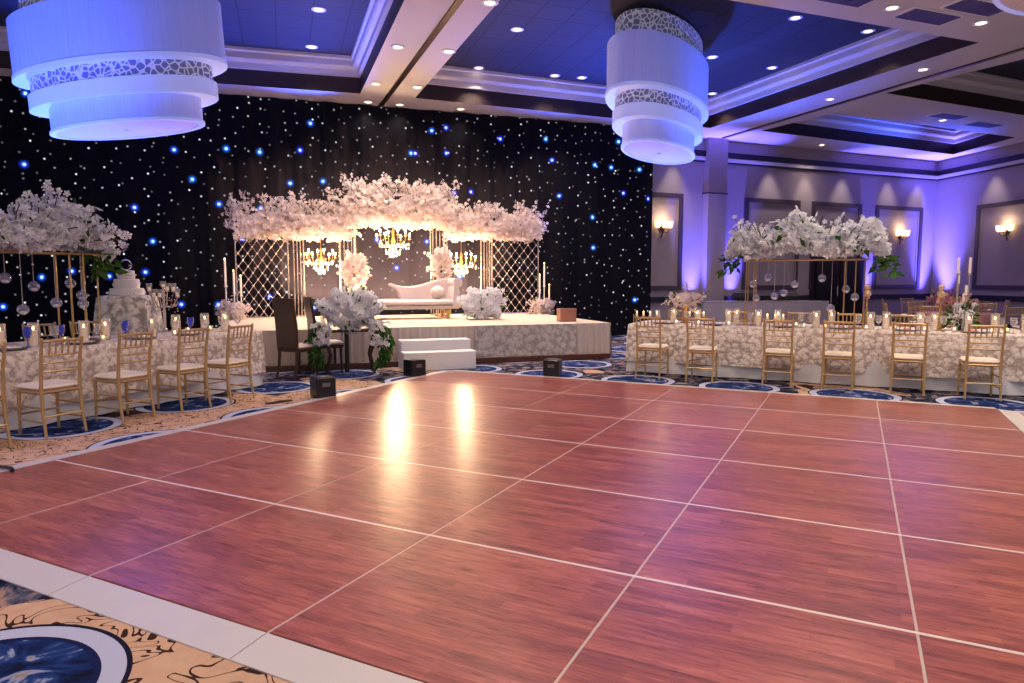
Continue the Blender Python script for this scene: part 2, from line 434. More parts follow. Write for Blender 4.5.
for k, (x0, x1) in enumerate(((8.5, 10.63), (12.80, 14.9), (15.4, 17.46), (18.1, 20.25))):
    frame(WA, wd, (x0 - 6) / wd.x, (x1 - 6) / wd.x, 1.16, 3.84, 'trim_%d' % (10 + k))
for k, x0 in enumerate((1.8, 4.6)):
    frame(WB, wr, x0, x0 + 2.2, 1.16, 3.76, 'trim_%d' % (14 + k))
# black double door
dn = Vector((wd.y, -wd.x))
da = WA + wd * ((15.5 - 6) / wd.x)
door = bpy.data.objects.new('door_1', None); COL.objects.link(door); struct(door)
door.location = (da.x, da.y, 0); door.rotation_euler = (0, 0, math.atan2(wd.y, wd.x))
MB().box((1.04, -.05, 1.08), (2.2, .1, 2.16)).build('door_frame', M('rail'), door)
for sgn in (0, 1):
    lf = MB().box((.54 + sgn * 1.0, -.12, 1.05), (.96, .05, 2.06)).build('door_leaf', M('black'), door)
    MB().tube([(.9 + sgn * .28, -.2, .95), (.9 + sgn * .28, -.2, 1.25)], .015).box((.9 + sgn * .28, -.17, 1.1), (.02, .06, .02)).build('door_handle', M('silver'), lf)

# ceiling -----------------------------------------------------------
C1 = [(-7.4, 8.5), (1.75, 8.5), (1.66, 15.12), (-7.4, 15.6)]
C2 = [(3.05, 8.42), (11.1, 8.66), (10.66, 15.6), (2.83, 15.1)]
C3 = [(12.5, 13.3), (19.4, 13.9), (20.2, 16.4), (12.15, 15.45)]
C4 = [(12.69, 9.0), (18.5, 6.5), (19.0, 12.2), (12.2, 11.55)]
outer = [(-14, 2.5), (26, 2.5), (26, 20), (-14, 20)]
allp = outer + C1 + C2 + C3 + C4
tris = tessellate_polygon([[Vector((x, y, 0)) for x, y in p] for p in (outer, C1, C2, C3, C4)])
mb = MB(); mb.add([(x, y, ZC) for x, y in allp], [tuple(t) for t in tris])
o = mb.build('ceiling', M('soffit')); struct(o)
def inset(P, d):
    n = len(P); out = []
    for i in range(n):
        p0, p1, p2 = (Vector(P[(i + k) % n]) for k in (-1, 0, 1))
        e1 = (p1 - p0).normalized(); e2 = (p2 - p1).normalized()
        n1 = Vector((-e1.y, e1.x)); n2 = Vector((-e2.y, e2.x)); m = (n1 + n2); m = m / (m.dot(n1))
        out.append(p1 + m * d)
    return out
for k, P in enumerate((C1, C2, C3, C4)):
    def ring(d, z): return [(q.x, q.y, z) for q in inset(P, d)]
    f = MB(); f.loft([ring(0, ZC), ring(0, 5.72)]); struct(f.build('trim_%d' % (20 + k * 2), M('darkwood')))
    f = MB(); f.loft([ring(0, 5.72), ring(.07, 5.72), ring(.07, 5.84), ring(.13, 5.86), ring(.16, 5.9), ring(.16, 6.02), ring(.2, 6.04), ring(.2, 6.12)])
    struct(f.build('trim_%d' % (21 + k * 2), M('cornice')))
    f = MB(); f.add(ring(.1, 6.1), [(0, 1, 2, 3)]); o = f.build('ceiling_field', M('tiles')); struct(o)
# track grooves
def trackbox(p, q, w, name):
    p = Vector(p); q = Vector(q); d = (q - p).normalized(); n = Vector((-d.y, d.x)) * w / 2
    c = [p - n, q - n, q + n, p + n]; f = MB()
    f.loft([[(k.x, k.y, ZC - .025) for k in c], [(k.x, k.y, ZC + .01) for k in c]], True, True)
    return struct(f.build(name, M('trackmetal')))
trackbox((2.52, 8.4), (2.2, 16.2), .1, 'trim_30')
trackbox((12.12, 8.0), (11.72, 16.5), .09, 'trim_31')

# recessed downlights ---------------------------------------------------
dl = thing('recessed_light', '', 'ceiling light', group='recessed ceiling downlights')
f = MB(); f.lathe([(.075, .0), (.12, .0), (.125, -.012), (.085, -.018), (.075, -.004)], n=20); f.build('trim_ring', M('white'), dl, True)
f = MB(); f.lathe([(0, -.012), (.05, -.01), (.08, -.002)], n=16); f.build('lens', M('lens'), dl, True)
DL = Proto(dl)
upper = [(.71, 12.6, 'nearer of the two downlights in dark tiles of coffer beside big chandelier'),
         (.67, 14.6, 'farther of the two downlights in dark tiles of coffer beside big chandelier'),
         (4.25, 12.4, 'downlight in dark tiles nearest the white double beam, front one'),
         (4.2, 14.85, 'downlight in dark tiles nearest the white double beam, back one'),
         (6.0, 14.85, 'middle downlight along the back edge of the central coffer'),
         (6.65, 14.8, 'small downlight left of smaller chandelier by back cornice'),
         (8.75, 10.3, 'downlight high in the central coffer near its front edge'),
         (8.63, 12.6, 'pale downlight just right of smaller chandelier'),
         (10.3, 12.8, 'downlight in dark tiles near side cornice of central coffer'),
         (10.3, 15.0, 'downlight in the right back corner of the central coffer'),
         (10.5, 10.4, 'small pale downlight by the front right cornice corner')]
soff = [(1.95, 11.93, 'downlight on left half of white double beam, nearest the camera'),
        (2.82, 11.88, 'downlight on right half of white double beam, second from front'),
        (1.88, 14.26, 'downlight on left half of white double beam, near its far end'),
        (2.72, 14.23, 'downlight on right half of white double beam, near its far end'),
        (1.9, 15.75, 'downlight on soffit just before curtain, at beam left half'),
        (2.6, 15.75, 'downlight on soffit just before curtain, at beam right half'),
        (4.0, 15.7, 'downlight on soffit above curtain right of the beam'),
        (2.9, 9.66, 'downlight on right half of white double beam, frontmost'),
        (8.48, 7.98, 'downlight between two vents tinted by lilac light at front soffit'),
        (10.27, 8.0, 'downlight on front soffit beside the cut-off white chandelier'),
        (11.5, 10.05, 'downlight on right white beam, nearer the camera'),
        (11.45, 12.3, 'downlight on right white beam, halfway along'),
        (15.09, 16.45, 'downlight on soffit washing the back wall below'),
        (15.61, 13.0, 'small downlight on cross beam between right-hand coffers')]
LIGHTS = []
for x, y, l in upper: DL.put((x, y, 6.1), 0, l); LIGHTS.append((x, y, 5.98))
for x, y, l in soff: DL.put((x, y, ZC), 0, l); LIGHTS.append((x, y, ZC - .05))

# vents
vt = thing('ceiling_vent', '', 'vent', group='ceiling air vents')
MB().box((0, 0, -.01), (1.0, .42, .02)).build('frame', M('white'), vt)
f = MB()
for k in range(9): f.box((0, -.16 + k * .04, -.024), (.92, .024, .014))
f.build('grille', M('vent'), vt)
VT = Proto(vt)
for x, y, a, l in ((9.62, 7.55, .03, 'large ceiling vent tinted by lilac light at front soffit, second from top corner'),
                   (9.25, 8.05, .03, 'ceiling vent tinted by lilac light beside the front edge of central coffer'),
                   (7.5, 7.9, .03, 'ceiling vent tinted by lilac light farthest left on the front soffit'),
                   (15.3, 12.6, .05, 'dark slim vent on cross beam between right-hand coffers'),
                   (17.0, 13.0, .05, 'dark slim vent farther right on cross beam near wall corner')):
    VT.put((x, y, ZC), a, l)

# star curtain -----------------------------------------------------------
f = MB(); xs = [-10 + i * .045 for i in range(440)]; ring0, ring1 = [], []
X1 = 9.28
for x in xs:
    if x > X1: break
    y = 16.02 + .035 * math.sin(x * 9 + 1.5 * math.sin(x * 1.3)) + .008 * math.sin(x * 31)
    ring0.append((x, y, .01)); ring1.append((x, y, ZC - .01))
back0 = [(p[0], p[1] + .01, p[2]) for p in reversed(ring0)]; back1 = [(p[0], p[1] + .01, p[2]) for p in reversed(ring1)]
f.loft([ring0 + back0, ring1 + back1])
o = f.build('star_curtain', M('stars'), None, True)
tag(o, 'black star-cloth curtain dotted with white and blue lights behind the stage', 'curtain')

# dance floor -------------------------------------------------------------
CA, CB, TH = 1.2023, 1.2109, -.78866
df = thing('dance_floor', 'large glossy reddish wood dance floor with silver edge ramps', 'dance floor', (-.9554, 3.7268, 0), TH)
pm = MB(); pm.box((0, 0, .011), (CA - .012, CB - .022, .022))
p0 = pm.build('panel', M('wood'), df)
p0.modifiers.new('b', 'BEVEL').width = .002
pane = [p0]
first = True
for i in range(-2, 4):
    for j in range(6):
        o = p0 if first else p0.copy()
        if not first: COL.objects.link(o); o.parent = df
        first = False
        o.location = ((i + .5) * CA, (j + .5) * CB, 0)
f = MB()
for i in range(-1, 4): f.box((i * CA, 3 * CB, .01), (.0115, 6 * CB, .021))
f.build('cross_seam_strip', M('greyseam'), df)['label'] = 'duller grey seam strips running toward the stage'
f = MB()
for j in range(1, 6): f.box((CA, j * CB, .0105), (6 * CA, .021, .0215))
f.build('seam_strip', M('seam'), df)['label'] = 'bright aluminium seam strips between the panels'
rw = .19
def ramp(p, q, nrm, name='edge_ramp'):
    p = Vector(p); q = Vector(q); n = Vector(nrm) * rw; d = (q - p).normalized() * .003; p += d; q -= d
    f = MB(); a, b, c, e = p, q, q + n, p + n
    f.add([(a.x, a.y, .022), (b.x, b.y, .022), (c.x, c.y, .006), (e.x, e.y, .006), (a.x, a.y, 0), (b.x, b.y, 0), (c.x, c.y, 0), (e.x, e.y, 0)],
          [(0, 3, 2, 1), (4, 5, 6, 7), (0, 1, 5, 4), (1, 2, 6, 5), (2, 3, 7, 6), (3, 0, 4, 7)])
    return f.build(name, M('aluminium'), df)
for k in range(6):
    x = (k - 2) * CA; y = k * CB
    ramp((x, 0), (x + CA, 0), (0, -1)); ramp((x + CA, 6 * CB), (x, 6 * CB), (0, 1))
    ramp((-2 * CA, y + CB), (-2 * CA, y), (-1, 0)); ramp((4 * CA, y), (4 * CA, y + CB), (1, 0))

# ================================================================== STAGE
SZ = .66
st = thing('stage', 'low carpeted stage with pale pleated skirt and brown base board', 'stage', (2.37, 11.5, 0))
MB().box((0, 2.05, SZ - .04), (6.86, 4.1, .08), .02).build('stage_deck', M('stagetop'), st)
def skirt(x0, x1, y, z0, z1, amp, k, mb, n=None):
    n = n or int(abs(x1 - x0) / .02); a, b = [], []
    for i in range(n + 1):
        x = x0 + (x1 - x0) * i / n; s = math.sin(x * k) + .4 * math.sin(x * k * 1.7 + 1)
        a.append((x, y - amp * 1.6 - amp * s, z0)); b.append((x, y - amp * .3 * s - .006, z1))
    mb.loft([a, b], closed=False)
f = MB(); skirt(-3.42, 3.42, 0, .03, SZ, .016, 55, f)
f.X = Matrix.Translation((3.43, 0, 0)) @ Matrix.Rotation(PI / 2, 4, 'Z'); skirt(0, 4.05, 0, .03, SZ, .016, 55, f)
f.X = Matrix.Translation((-3.43, 4.05, 0)) @ Matrix.Rotation(-PI / 2, 4, 'Z'); skirt(0, 4.05, 0, .03, SZ, .016, 55, f)
f.build('skirt', M('drapewhite'), st, True)
f = MB(); skirt(.78, 2.7, -.045, .1, SZ + .004, .006, 9, f); f.build('lace_panel', M('stagelace'), st, True)['label'] = 'lace-patterned cloth over the right part of the skirt'
f = MB(); f.box((-1.9, -.10, .05), (2.9, .05, .1), .008); f.box((2.0, -.10, .05), (2.75, .05, .1), .008); f.build('base_board', M('brown'), st)

# white two-tread step unit
sp = thing('step_unit', 'white two-tread steps in front of the stage', 'steps', (2.38, 10.78, 0))
MB().box((0, .15, .15), (1.2, .3, .30), .01).build('lower_tread', M('white'), sp)
MB().box((0, .46, .235), (1.18, .31, .47), .01).build('upper_tread', M('white'), sp)

# lattice screens
def lattice(name, label, x0, x1, y, zt):
    w = x1 - x0; h = zt - SZ
    t = thing(name, label, 'screen', ((x0 + x1) / 2, y, SZ), group='diamond lattice screens')
    f = MB()
    for s in (-1, 1): f.tube([(s * w / 2, 0, 0), (s * w / 2, 0, h)], .016, 8)
    for z in (.016, h): f.tube([(-w / 2, 0, z), (w / 2, 0, z)], .014, 6)
    for s in (-1, 1): f.box((s * w / 2, 0, .01), (.14, .3, .02))
    f.build('frame', M('silver'), t, True)
    f = MB(); dz = .27; dx = w / 5.5; sl = dz / dx; bead = MB()
    c = -w * sl * 2
    ncross = int((h + w * sl) / dz) + 2
    def clip(a, b):  # z = a + b*x within frame
        pts = []
        for x in (-w / 2, w / 2):
            z = a + b * x
            if 0 <= z <= h: pts.append((x, z))
        for z in (0, h):
            x = (z - a) / b
            if -w / 2 <= x <= w / 2: pts.append((x, z))
        return pts
    a = -w * sl
    while a < h + w * sl:
        for b in (sl, -sl):
            p = clip(a, b)
            if len(p) >= 2:
                p0, p1 = max(((q, r) for q in p for r in p), key=lambda e: abs(e[0][0] - e[1][0]))
                if abs(p0[0] - p1[0]) > .03: f.tube([(p0[0], 0, p0[1]), (p1[0], 0, p1[1])], .009, 5)
        a += dz
    f.build('lattice', M('silver'), t)
    i = -40
    # crossings: a1 + sl x = a2 - sl x with a = -w*sl + k*dz
    for k in range(0, 60):
        for l in range(0, 60):
            a1 = -w * sl + k * dz; a2 = -w * sl + l * dz; x = (a2 - a1) / (2 * sl); z = a1 + sl * x
            if abs(x) < w / 2 - .02 and .02 < z < h - .02: bead.ball((x, -.012, z), .020, 6)
    bo = bead.build('crystal_beads', M('white'), t, True); bo['kind'] = 'stuff'
    return t
lattice('lattice_screen', 'metal diamond lattice screen at the left end of the flower arch', -.93, .10, 15.3, 2.42)
lattice('lattice_screen', 'metal diamond lattice screen at the right end of the flower arch', 4.62, 5.78, 15.3, 2.50)

# multi-rod gold columns
def rodcol(label, x0, x1, y, zt, n):
    t = thing('rod_column', label, 'column', ((x0 + x1) / 2, y, SZ), group='gold rod columns of the arch')
    w = x1 - x0; h = zt - SZ
    MB().box((0, 0, .02), (w + .06, .36, .04), .008).build('base', M('silver'), t)
    MB().box((0, 0, h), (w + .06, .36, .04), .008).build('cap', M('silver'), t)
    for k in range(n):
        for yy in (-.13, .13):
            if yy > 0 and k not in (0, n - 1): continue
            MB().tube([(-w / 2 + w * k / (n - 1), yy, .03), (-w / 2 + w * k / (n - 1), yy, h)], .013, 6).build('rod', M('silver'), t, True)
rodcol('gold rod column beside left lattice screen', .22, .42, 15.3, 2.45, 4)
rodcol('gold rod column left of the central arch opening', 1.18, 1.5, 15.3, 2.75, 5)
rodcol('gold rod column right of the central arch opening', 3.2, 3.52, 15.3, 2.75, 5)
rodcol('gold rod column beside right lattice screen', 4.40, 4.60, 15.3, 2.5, 4)
def crossbar(label, x0, x1, y, z):
    t = thing('arch_beam', label, 'beam', ((x0 + x1) / 2, y, z), group='arch beams')
    for yy in (-.14, .14): MB().tube([(-(x1 - x0) / 2, yy, 0), ((x1 - x0) / 2, yy, 0)], .014, 6).build('rail', M('silver'), t, True)
    MB().box((0, 0, .03), (x1 - x0, .34, .012)).build('tray', M('silver'), t)
crossbar('slim metal beam under the left flower canopy', -.95, 1.2, 15.3, 2.47)
crossbar('slim metal beam under the raised middle flower canopy', 1.15, 3.55, 15.3, 2.78)
crossbar('slim metal beam under the right flower canopy', 3.5, 5.8, 15.3, 2.53)

def canopy(label, x0, x1, y, zb, zt, nb, nspr):
    t = thing('flower_canopy', label, 'flower arrangement', ((x0 + x1) / 2, y, zb), group='flower canopies on the arch')
    w = x1 - x0; h = zt - zb
    ph = random.uniform(0, 6)
    def smp():
        x = random.uniform(-.5, .5) * w
        hh = h * (.78 + .16 * math.sin(x * 5 + ph) + .1 * math.sin(x * 11 + ph))
        a = random.uniform(0, 2 * PI); r = random.uniform(.72, 1.05)
        zz = hh * .5 + r * hh * .5 * math.sin(a); yy = r * .36 * math.cos(a)
        if random.random() < .25: zz = random.uniform(-.1, .25); 
        return Vector((x, yy, zz)), Vector((0, math.cos(a), math.sin(a)))
    mb = cloud(int(nb * .8), smp, .056); tw = MB()
    for _ in range(nspr):
        x = random.uniform(-.5, .5) * w
        twig_spray(mb, tw, (x, random.uniform(-.25, .25), h * .62), Vector((random.uniform(-.7, .7), random.uniform(-.5, .3), 1)), random.uniform(.25, .5), .045, 11)
    for s in (-1, 1):
        for _ in range(int(nspr * .12)):
            twig_spray(mb, tw, (s * w * .47, random.uniform(-.25, .25), random.uniform(.1, h * .7)), Vector((s, random.uniform(-.4, .4), random.uniform(-.3, .6))), random.uniform(.2, .42), .045, 10)
    mb.build('blossoms', M('petal'), t); tw.build('twigs', M('twig'), t)['kind'] = 'stuff'
    f = MB()
    for _ in range(int(w * 10)):
        p, u = smp(); leafq(f, p * .97, random.uniform(.06, .12), rvec())
    f.build('leaves', M('leaf'), t)
canopy('cloud of white blossom on the left third of the arch', -.92, 1.35, 15.2, 2.40, 3.04, 2800, 60)
canopy('raised cloud of white blossom over the middle of the arch', 1.2, 3.62, 15.2, 2.70, 3.60, 3600, 70)
canopy('cloud of white blossom on the right third of the arch', 3.5, 5.72, 15.2, 2.46, 3.06, 2800, 60)

# crystal chandeliers hanging in the three openings
def chand(label, x, y, z, s, zt):
    t = thing('crystal_chandelier', label, 'chandelier', (x, y, z), group='lit crystal chandeliers in the arch')
    f = MB(); f.lathe([(0, -.26 * s), (.03 * s, -.24 * s), (.055 * s, -.16 * s), (.02 * s, -.1 * s), (.05 * s, 0), (.02 * s, .08 * s), (.03 * s, .2 * s), (0, .26 * s)], n=10)
    f.tube([(0, 0, .24 * s), (0, 0, zt - z)], .006, 5); f.build('stem', M('gold'), t, True)
    for k in range(8):
        a = 2 * PI * k / 8 + .2; c, q = math.cos(a), math.sin(a); R = (.36 if k % 2 else .27) * s; zz = (.02 if k % 2 else .1) * s
        f = MB(); f.tube([(0, 0, -.06 * s), (R * .5 * c, R * .5 * q, -.12 * s), (R * .9 * c, R * .9 * q, -.06 * s), (R * c, R * q, zz)], .008, 5)
        f.lathe([(0, 0), (.03 * s, .01), (.035 * s, .02)], (R * c, R * q, zz), 8)
        arm = f.build('arm', M('gold'), t, True)
        f = MB(); f.lathe([(.009, 0), (.009, .05 * s), (0, .052 * s)], (R * c, R * q, zz + .015), 6); f.build('candle_tube', M('wax'), arm)
        f = MB(); f.ball((R * c, R * q, zz + .015 + .085 * s), .020 * s, 8, 1.7); f.build('bulb', M('bulb'), arm, True)
    f = MB()
    for k in range(70):
        a = random.uniform(0, 2 * PI); R = random.choice((.36, .27, .15, .08)) * s; z0 = {.36: -.02, .27: .02, .15: -.14, .08: -.2}[round(R / s, 2)] * s
        c, q = R * math.cos(a), R * math.sin(a); z1 = z0 - random.uniform(.02, .12) * s
        f.add([(c - .012, q, z1), (c, q - .012, z1), (c + .012, q, z1), (c, q + .012, z1), (c, q, z1 + .03), (c, q, z1 - .035)],
              [(0, 1, 4), (1, 2, 4), (2, 3, 4), (3, 0, 4), (1, 0, 5), (2, 1, 5), (3, 2, 5), (0, 3, 5)])
    o = f.build('crystal_drops', M('crystalglow'), t); o['kind'] = 'stuff'
CH = [(.78, 15.35, 1.90, .95), (2.34, 15.35, 2.32, 1.1), (3.90, 15.35, 1.86, .95)]
for (x, y, z, s), l, zt in zip(CH, ('glowing crystal chandelier in the left arch opening', 'glowing crystal chandelier in the tall middle arch opening', 'glowing crystal chandelier in the right arch opening'), (2.47, 2.78, 2.53)):
    chand(l, x, y, z, s, zt)

# chaise longue ----------------------------------------------------------
ch = thing('chaise_longue', 'cream rolled-arm chaise longue on the stage', 'sofa', (2.42, 14.1, SZ))
def prism(mb, prof, y0, y1):
    n = len(prof); mb.loft([[(x, y0, z) for x, z in prof], [(x, y1, z) for x, z in prof]], True, True)
f = MB(); f.box((-.02, 0, .33), (1.9, .66, .14), .05); f.build('seat', M('sofa'), ch, True)
f = MB(); prism(f, [(-.98, .20), (1.02, .20), (1.04, .27), (-1.0, .27)], -.34, .34); f.build('seat_rail', M('silver'), ch)
# scrolled left end
f = MB(); pts = [(-.86, .30), (-.98, .36), (-1.06, .46), (-1.06, .56), (-.98, .61), (-.90, .57), (-.90, .50), (-.95, .49)]
f.loft([[(x + .055 * math.cos(a), y, z + .055 * math.sin(a)) for a in [2 * PI * k / 10 for k in range(10)]] for x, z in pts for y in ()] or [[(0, 0, 0)] * 3] * 2) if 0 else None
up = []; 
for k, (x, z) in enumerate(pts):
    d = Vector(pts[min(k + 1, 7)]) - Vector(pts[max(k - 1, 0)]); d.normalize(); up.append((x - d.y * .055, z + d.x * .055))
dn_ = []
for k, (x, z) in enumerate(pts):
    d = Vector(pts[min(k + 1, 7)]) - Vector(pts[max(k - 1, 0)]); d.normalize(); dn_.append((x + d.y * .055, z - d.x * .055))
for k in range(7):
    prism(f, [dn_[k], dn_[k + 1], up[k + 1], up[k]], -.33, .33)
f.build('scroll_arm', M('sofa'), ch, True)
# back: low scroll on the left rising to the right
f = MB(); top = [(-.36, .70), (-.30, .735), (-.2, .70), (-.05, .665), (.15, .665), (.35, .70), (.55, .76), (.75, .82), (.92, .85), (1.0, .85)]
ra, rb = [], []
for x, z in top: ra.append((x, .22, z)); rb.append((x, .34, z))
low = [(x, .38) for x, z in reversed([(-.12, 0)] + top[2:])]
prof = top + [(1.0, .38), (-.10, .38), (-.16, .56), (-.26, .64)]
prism(f, prof, .22, .34); f.build('backrest', M('sofa'), ch, True, .03)
# right rolled arm
f = MB(); f.X = Matrix.Translation((1.0, 0, .74)); 
f.loft([[(.10 * math.cos(2 * PI * k / 16), y, .10 * math.sin(2 * PI * k / 16)) for k in range(16)] for y in (-.34, -.31, .34, .36)], True, True)
f.X = Matrix(); prism(f, [(.90, .22), (1.06, .22), (1.05, .45), (1.02, .72), (.92, .72), (.90, .45)], -.33, .33)
f.build('rolled_arm', M('sofa'), ch, True)
for x, y in ((-.8, -.28), (.82, -.28), (-.8, .28), (.82, .28)):
    f = MB(); f.tube([(x, y, .21), (x + .02, y, .12), (x - .03, y, .03), (x - .02, y, 0)], [.045, .04, .025, .032], 8); f.build('leg', M('gold'), ch, True)
f = MB(); f.X = Matrix.Translation((2.42 + .62, 13.98, SZ + .535)); f.X = f.X @ Matrix.Rotation(math.radians(15), 4, 'X'); f.ball((0, 0, 0), .15, 18, .95)
o = f.build('round_cushion', M('sofa'), None, True); tag(o, 'round cream cushion resting on the chaise longue by its rolled arm', 'cushion')

# floral clumps on the stage
def clump(name, label, loc, rx, ry, rz_, nb, size=.05, mat='petal', spr=16, leaves=10, stand=None, cat='flower arrangement'):
    t = thing(name, label, cat, loc)
    def smp():
        d = rvec(); r = random.uniform(.8, 1.05); w = 1 + .18 * math.sin(d.x * 7 + d.z * 5)
        return Vector((d.x * rx * r * w, d.y * ry * r * w, rz_ + d.z * rz_ * r * w)), d
    mb = cloud(nb, smp, size); tw = MB()
    for _ in range(spr):
        p, d = smp(); twig_spray(mb, tw, p * .8, d + Vector((0, 0, .4)), random.uniform(.12, .28), size * .85, 7)
    tw.tube([(0, 0, 0), (0, 0, rz_)], .02, 6)
    mb.build('blossoms', M(mat), t); tw.build('twigs', M('twig'), t)['kind'] = 'stuff'
    if leaves:
        f = MB()
        for _ in range(leaves):
            p, d = smp(); leafq(f, p, random.uniform(.07, .14), d)
        f.build('leaves', M('leaf'), t)
    return t
clump('flower_arrangement', 'white floral mound on the stage at the right foot of the chaise', (3.80, 13.32, SZ), .44, .3, .31, 800, .05, 'petal2', leaves=16)
def pedestal(label, x, y, zt):
    t = thing('flower_pedestal', label, 'pedestal', (x, y, SZ))
    for a in range(4): MB().tube([(.09 * (1 if a % 2 else -1), .09 * (1 if a > 1 else -1), .02), (.09 * (1 if a % 2 else -1), .09 * (1 if a > 1 else -1), zt - SZ)], .012, 6).build('rod', M('silver'), t, True)
    MB().box((0, 0, .012), (.26, .26, .024), .006).build('base', M('silver'), t); MB().box((0, 0, zt - SZ), (.26, .26, .02), .006).build('top', M('silver'), t)
pedestal('rod pedestal left of the chaise holding a flower ball', 1.42, 14.8, 1.24)
pedestal('rod pedestal behind the right end of the chaise holding a flower ball', 3.25, 14.55, 1.44)
clump('flower_ball', 'tall white flower clump on the rod pedestal left of the chaise', (1.42, 14.8, 1.25), .26, .24, .38, 520, .05)
clump('flower_ball', 'tall white flower clump on the rod pedestal behind the chaise', (3.25, 14.55, 1.45), .21, .2, .34, 420, .05)
def candlegroup(x, y, side, hs):
    t = clump('candle_flower_base', 'ring of white and blush flowers round candle stands at the %s end of the stage' % side, (x, y, SZ), .25, .2, .17, 300, .045)
    for k, (dx, dy, h) in enumerate(hs):
        c = thing('glass_candlestick', '%s slim white candlestick in the flower ring at the %s end of the stage' % (('tallest', 'middle-height', 'shortest')[k], side), 'candlestick', (x + dx, y + dy, SZ), group='stage candlesticks')
        f = MB(); f.lathe([(.06, 0), (.06, .015), (.015, .03), (.012, h * .55), (.03, h * .56), (.03, h * .58), (0, h * .58)], n=10); f.build('stem', M('white'), c, True)
        f = MB(); f.lathe([(.02, h * .58), (.02, h), (0, h + .005)], n=8); f.build('candle', M('wax'), c, True)
        f = MB(); f.ball((0, 0, h + .035), .012, 6, 2); f.build('flame', M('flame'), c, True)
candlegroup(-.98, 14.75, 'left', ((-.12, 0, 1.18), (.04, -.1, .95), (.16, .02, .85)))
candlegroup(5.72, 14.9, 'right', ((.06, 0, 1.15), (-.09, -.1, .88), (.17, -.04, .65)))
t = thing('wooden_box', 'small copper-brown box standing on the front right edge of the stage', 'box', (5.18, 12.15, SZ))
MB().box((0, 0, .12), (.34, .2, .24), .012).build('body', M('copper'), t); MB().box((0, 0, .235), (.35, .21, .03), .008).build('lid', M('copper'), t)

# dark dining chairs and console with garland before the stage ---------------
def darkchair(label, loc, rz):
    t = thing('high_back_chair', label, 'chair', loc, rz)
    prof = [(-.21, .44), (-.23, .8), (-.28, 1.2), (-.24, 1.2), (-.18, .8), (-.17, .44)]
    f = MB()
    f.loft([[(x, y, z) for y, z in ((-.21, .0),) for x in ()] or [(0, 0, 0)] * 3] * 2) if 0 else None
    prism(f, prof, -.21, .21); f.build('backrest', M('chairbrown'), t, False, .01)
    MB().box((.02, 0, .42), (.44, .44, .05), .012).build('seat_frame', M('chairbrown'), t)
    MB().box((.03, 0, .47), (.42, .42, .06), .025).build('seat', M('cream'), t, True)
    for sy in (-1, 1):
        MB().tube([(.2, sy * .18, .41), (.21, sy * .19, 0)], [.024, .016], 8).build('leg', M('chairbrown'), t, True)
        MB().tube([(-.18, sy * .18, .43), (-.2, sy * .18, .2), (-.25, sy * .18, 0)], [.026, .022, .018], 8).build('leg', M('chairbrown'), t, True)
    return t
darkchair('dark wooden high-back chair with white seat, standing nearer the left table', (.17, 10.74, 0), .75)
darkchair('dark wooden high-back chair with white seat beside the green garland', (.60, 11.18, 0), .2)
cs = thing('console_table', 'dark slim-legged console table hidden under flowers before the stage', 'table', (.96, 10.86, 0))
MB().box((0, 0, .68), (.9, .32, .04), .01).build('tabletop', M('chairbrown'), cs)
for sx in (-1, 1):
    for sy in (-1, 1):
        MB().tube([(sx * .14 + sx * .26, sy * .12, .66), (sx * .3, sy * .12, .3), (sx * .36, sy * .12, 0)], [.03, .022, .02], 8).build('leg', M('chairbrown'), cs, True)
MB().tube([(-.05, 0, .66), (-.05, 0, .02)], .035, 8).build('post', M('black'), cs, True)
t = clump('flower_centrepiece', 'big white flower mound with trailing greenery on the dark console', (.96, 10.83, .70), .44, .26, .29, 900, .05, mat='petal2', spr=24, leaves=60)
for sx in (-1, 1):
    f = MB(); fb = MB()
    for _ in range(190):
        u = random.random(); x = sx * (.42 + .13 * math.sin(u * PI) + random.uniform(-.09, .09)); z = .12 - u * .66; leafq(f, (x, random.uniform(-.24, .04), z), random.uniform(.08, .14), Vector((sx * .3, -.3, -1)) + rvec() * .7)
    for _ in range(40):
        blossom(fb, (sx * random.uniform(.3, .56), random.uniform(-.30, -.1), random.uniform(-.25, .12)), .055)
    f.build('trailing_greenery', M('leaf'), t)['kind'] = 'stuff'; fb.build('garland_blossoms', M('petal2'), t)['kind'] = 'stuff'

# black uplighter boxes
def upl(label, x, y, rz):
    t = thing('uplight_box', label, 'stage light', (x, y, 0), rz, 'black uplight boxes')
    MB().box((0, 0, .135), (.25, .25, .25), .012).build('housing', M('black'), t)
    MB().lathe([(.0, .262), (.08, .262), (.085, .268), (.0, .27)], n=14).build('lens', M('glass'), t)
    for s in (-1, 1):
        MB().box((s * .08, -.08, .005), (.03, .03, .01)).box((s * .08, .08, .005), (.03, .03, .01)).build('foot', M('black'), t)
    MB().box((0, -.127, .17), (.1, .006, .05)).build('control_panel', M('plate'), t)
upl('black uplight box on the left edge of the dance floor below the garland', .43, 8.78, .3)
upl('black uplight box in front of the white steps', 1.86, 10.25, .4)
upl('black uplight box behind the far edge of the dance floor', 3.86, 9.58, -.6)

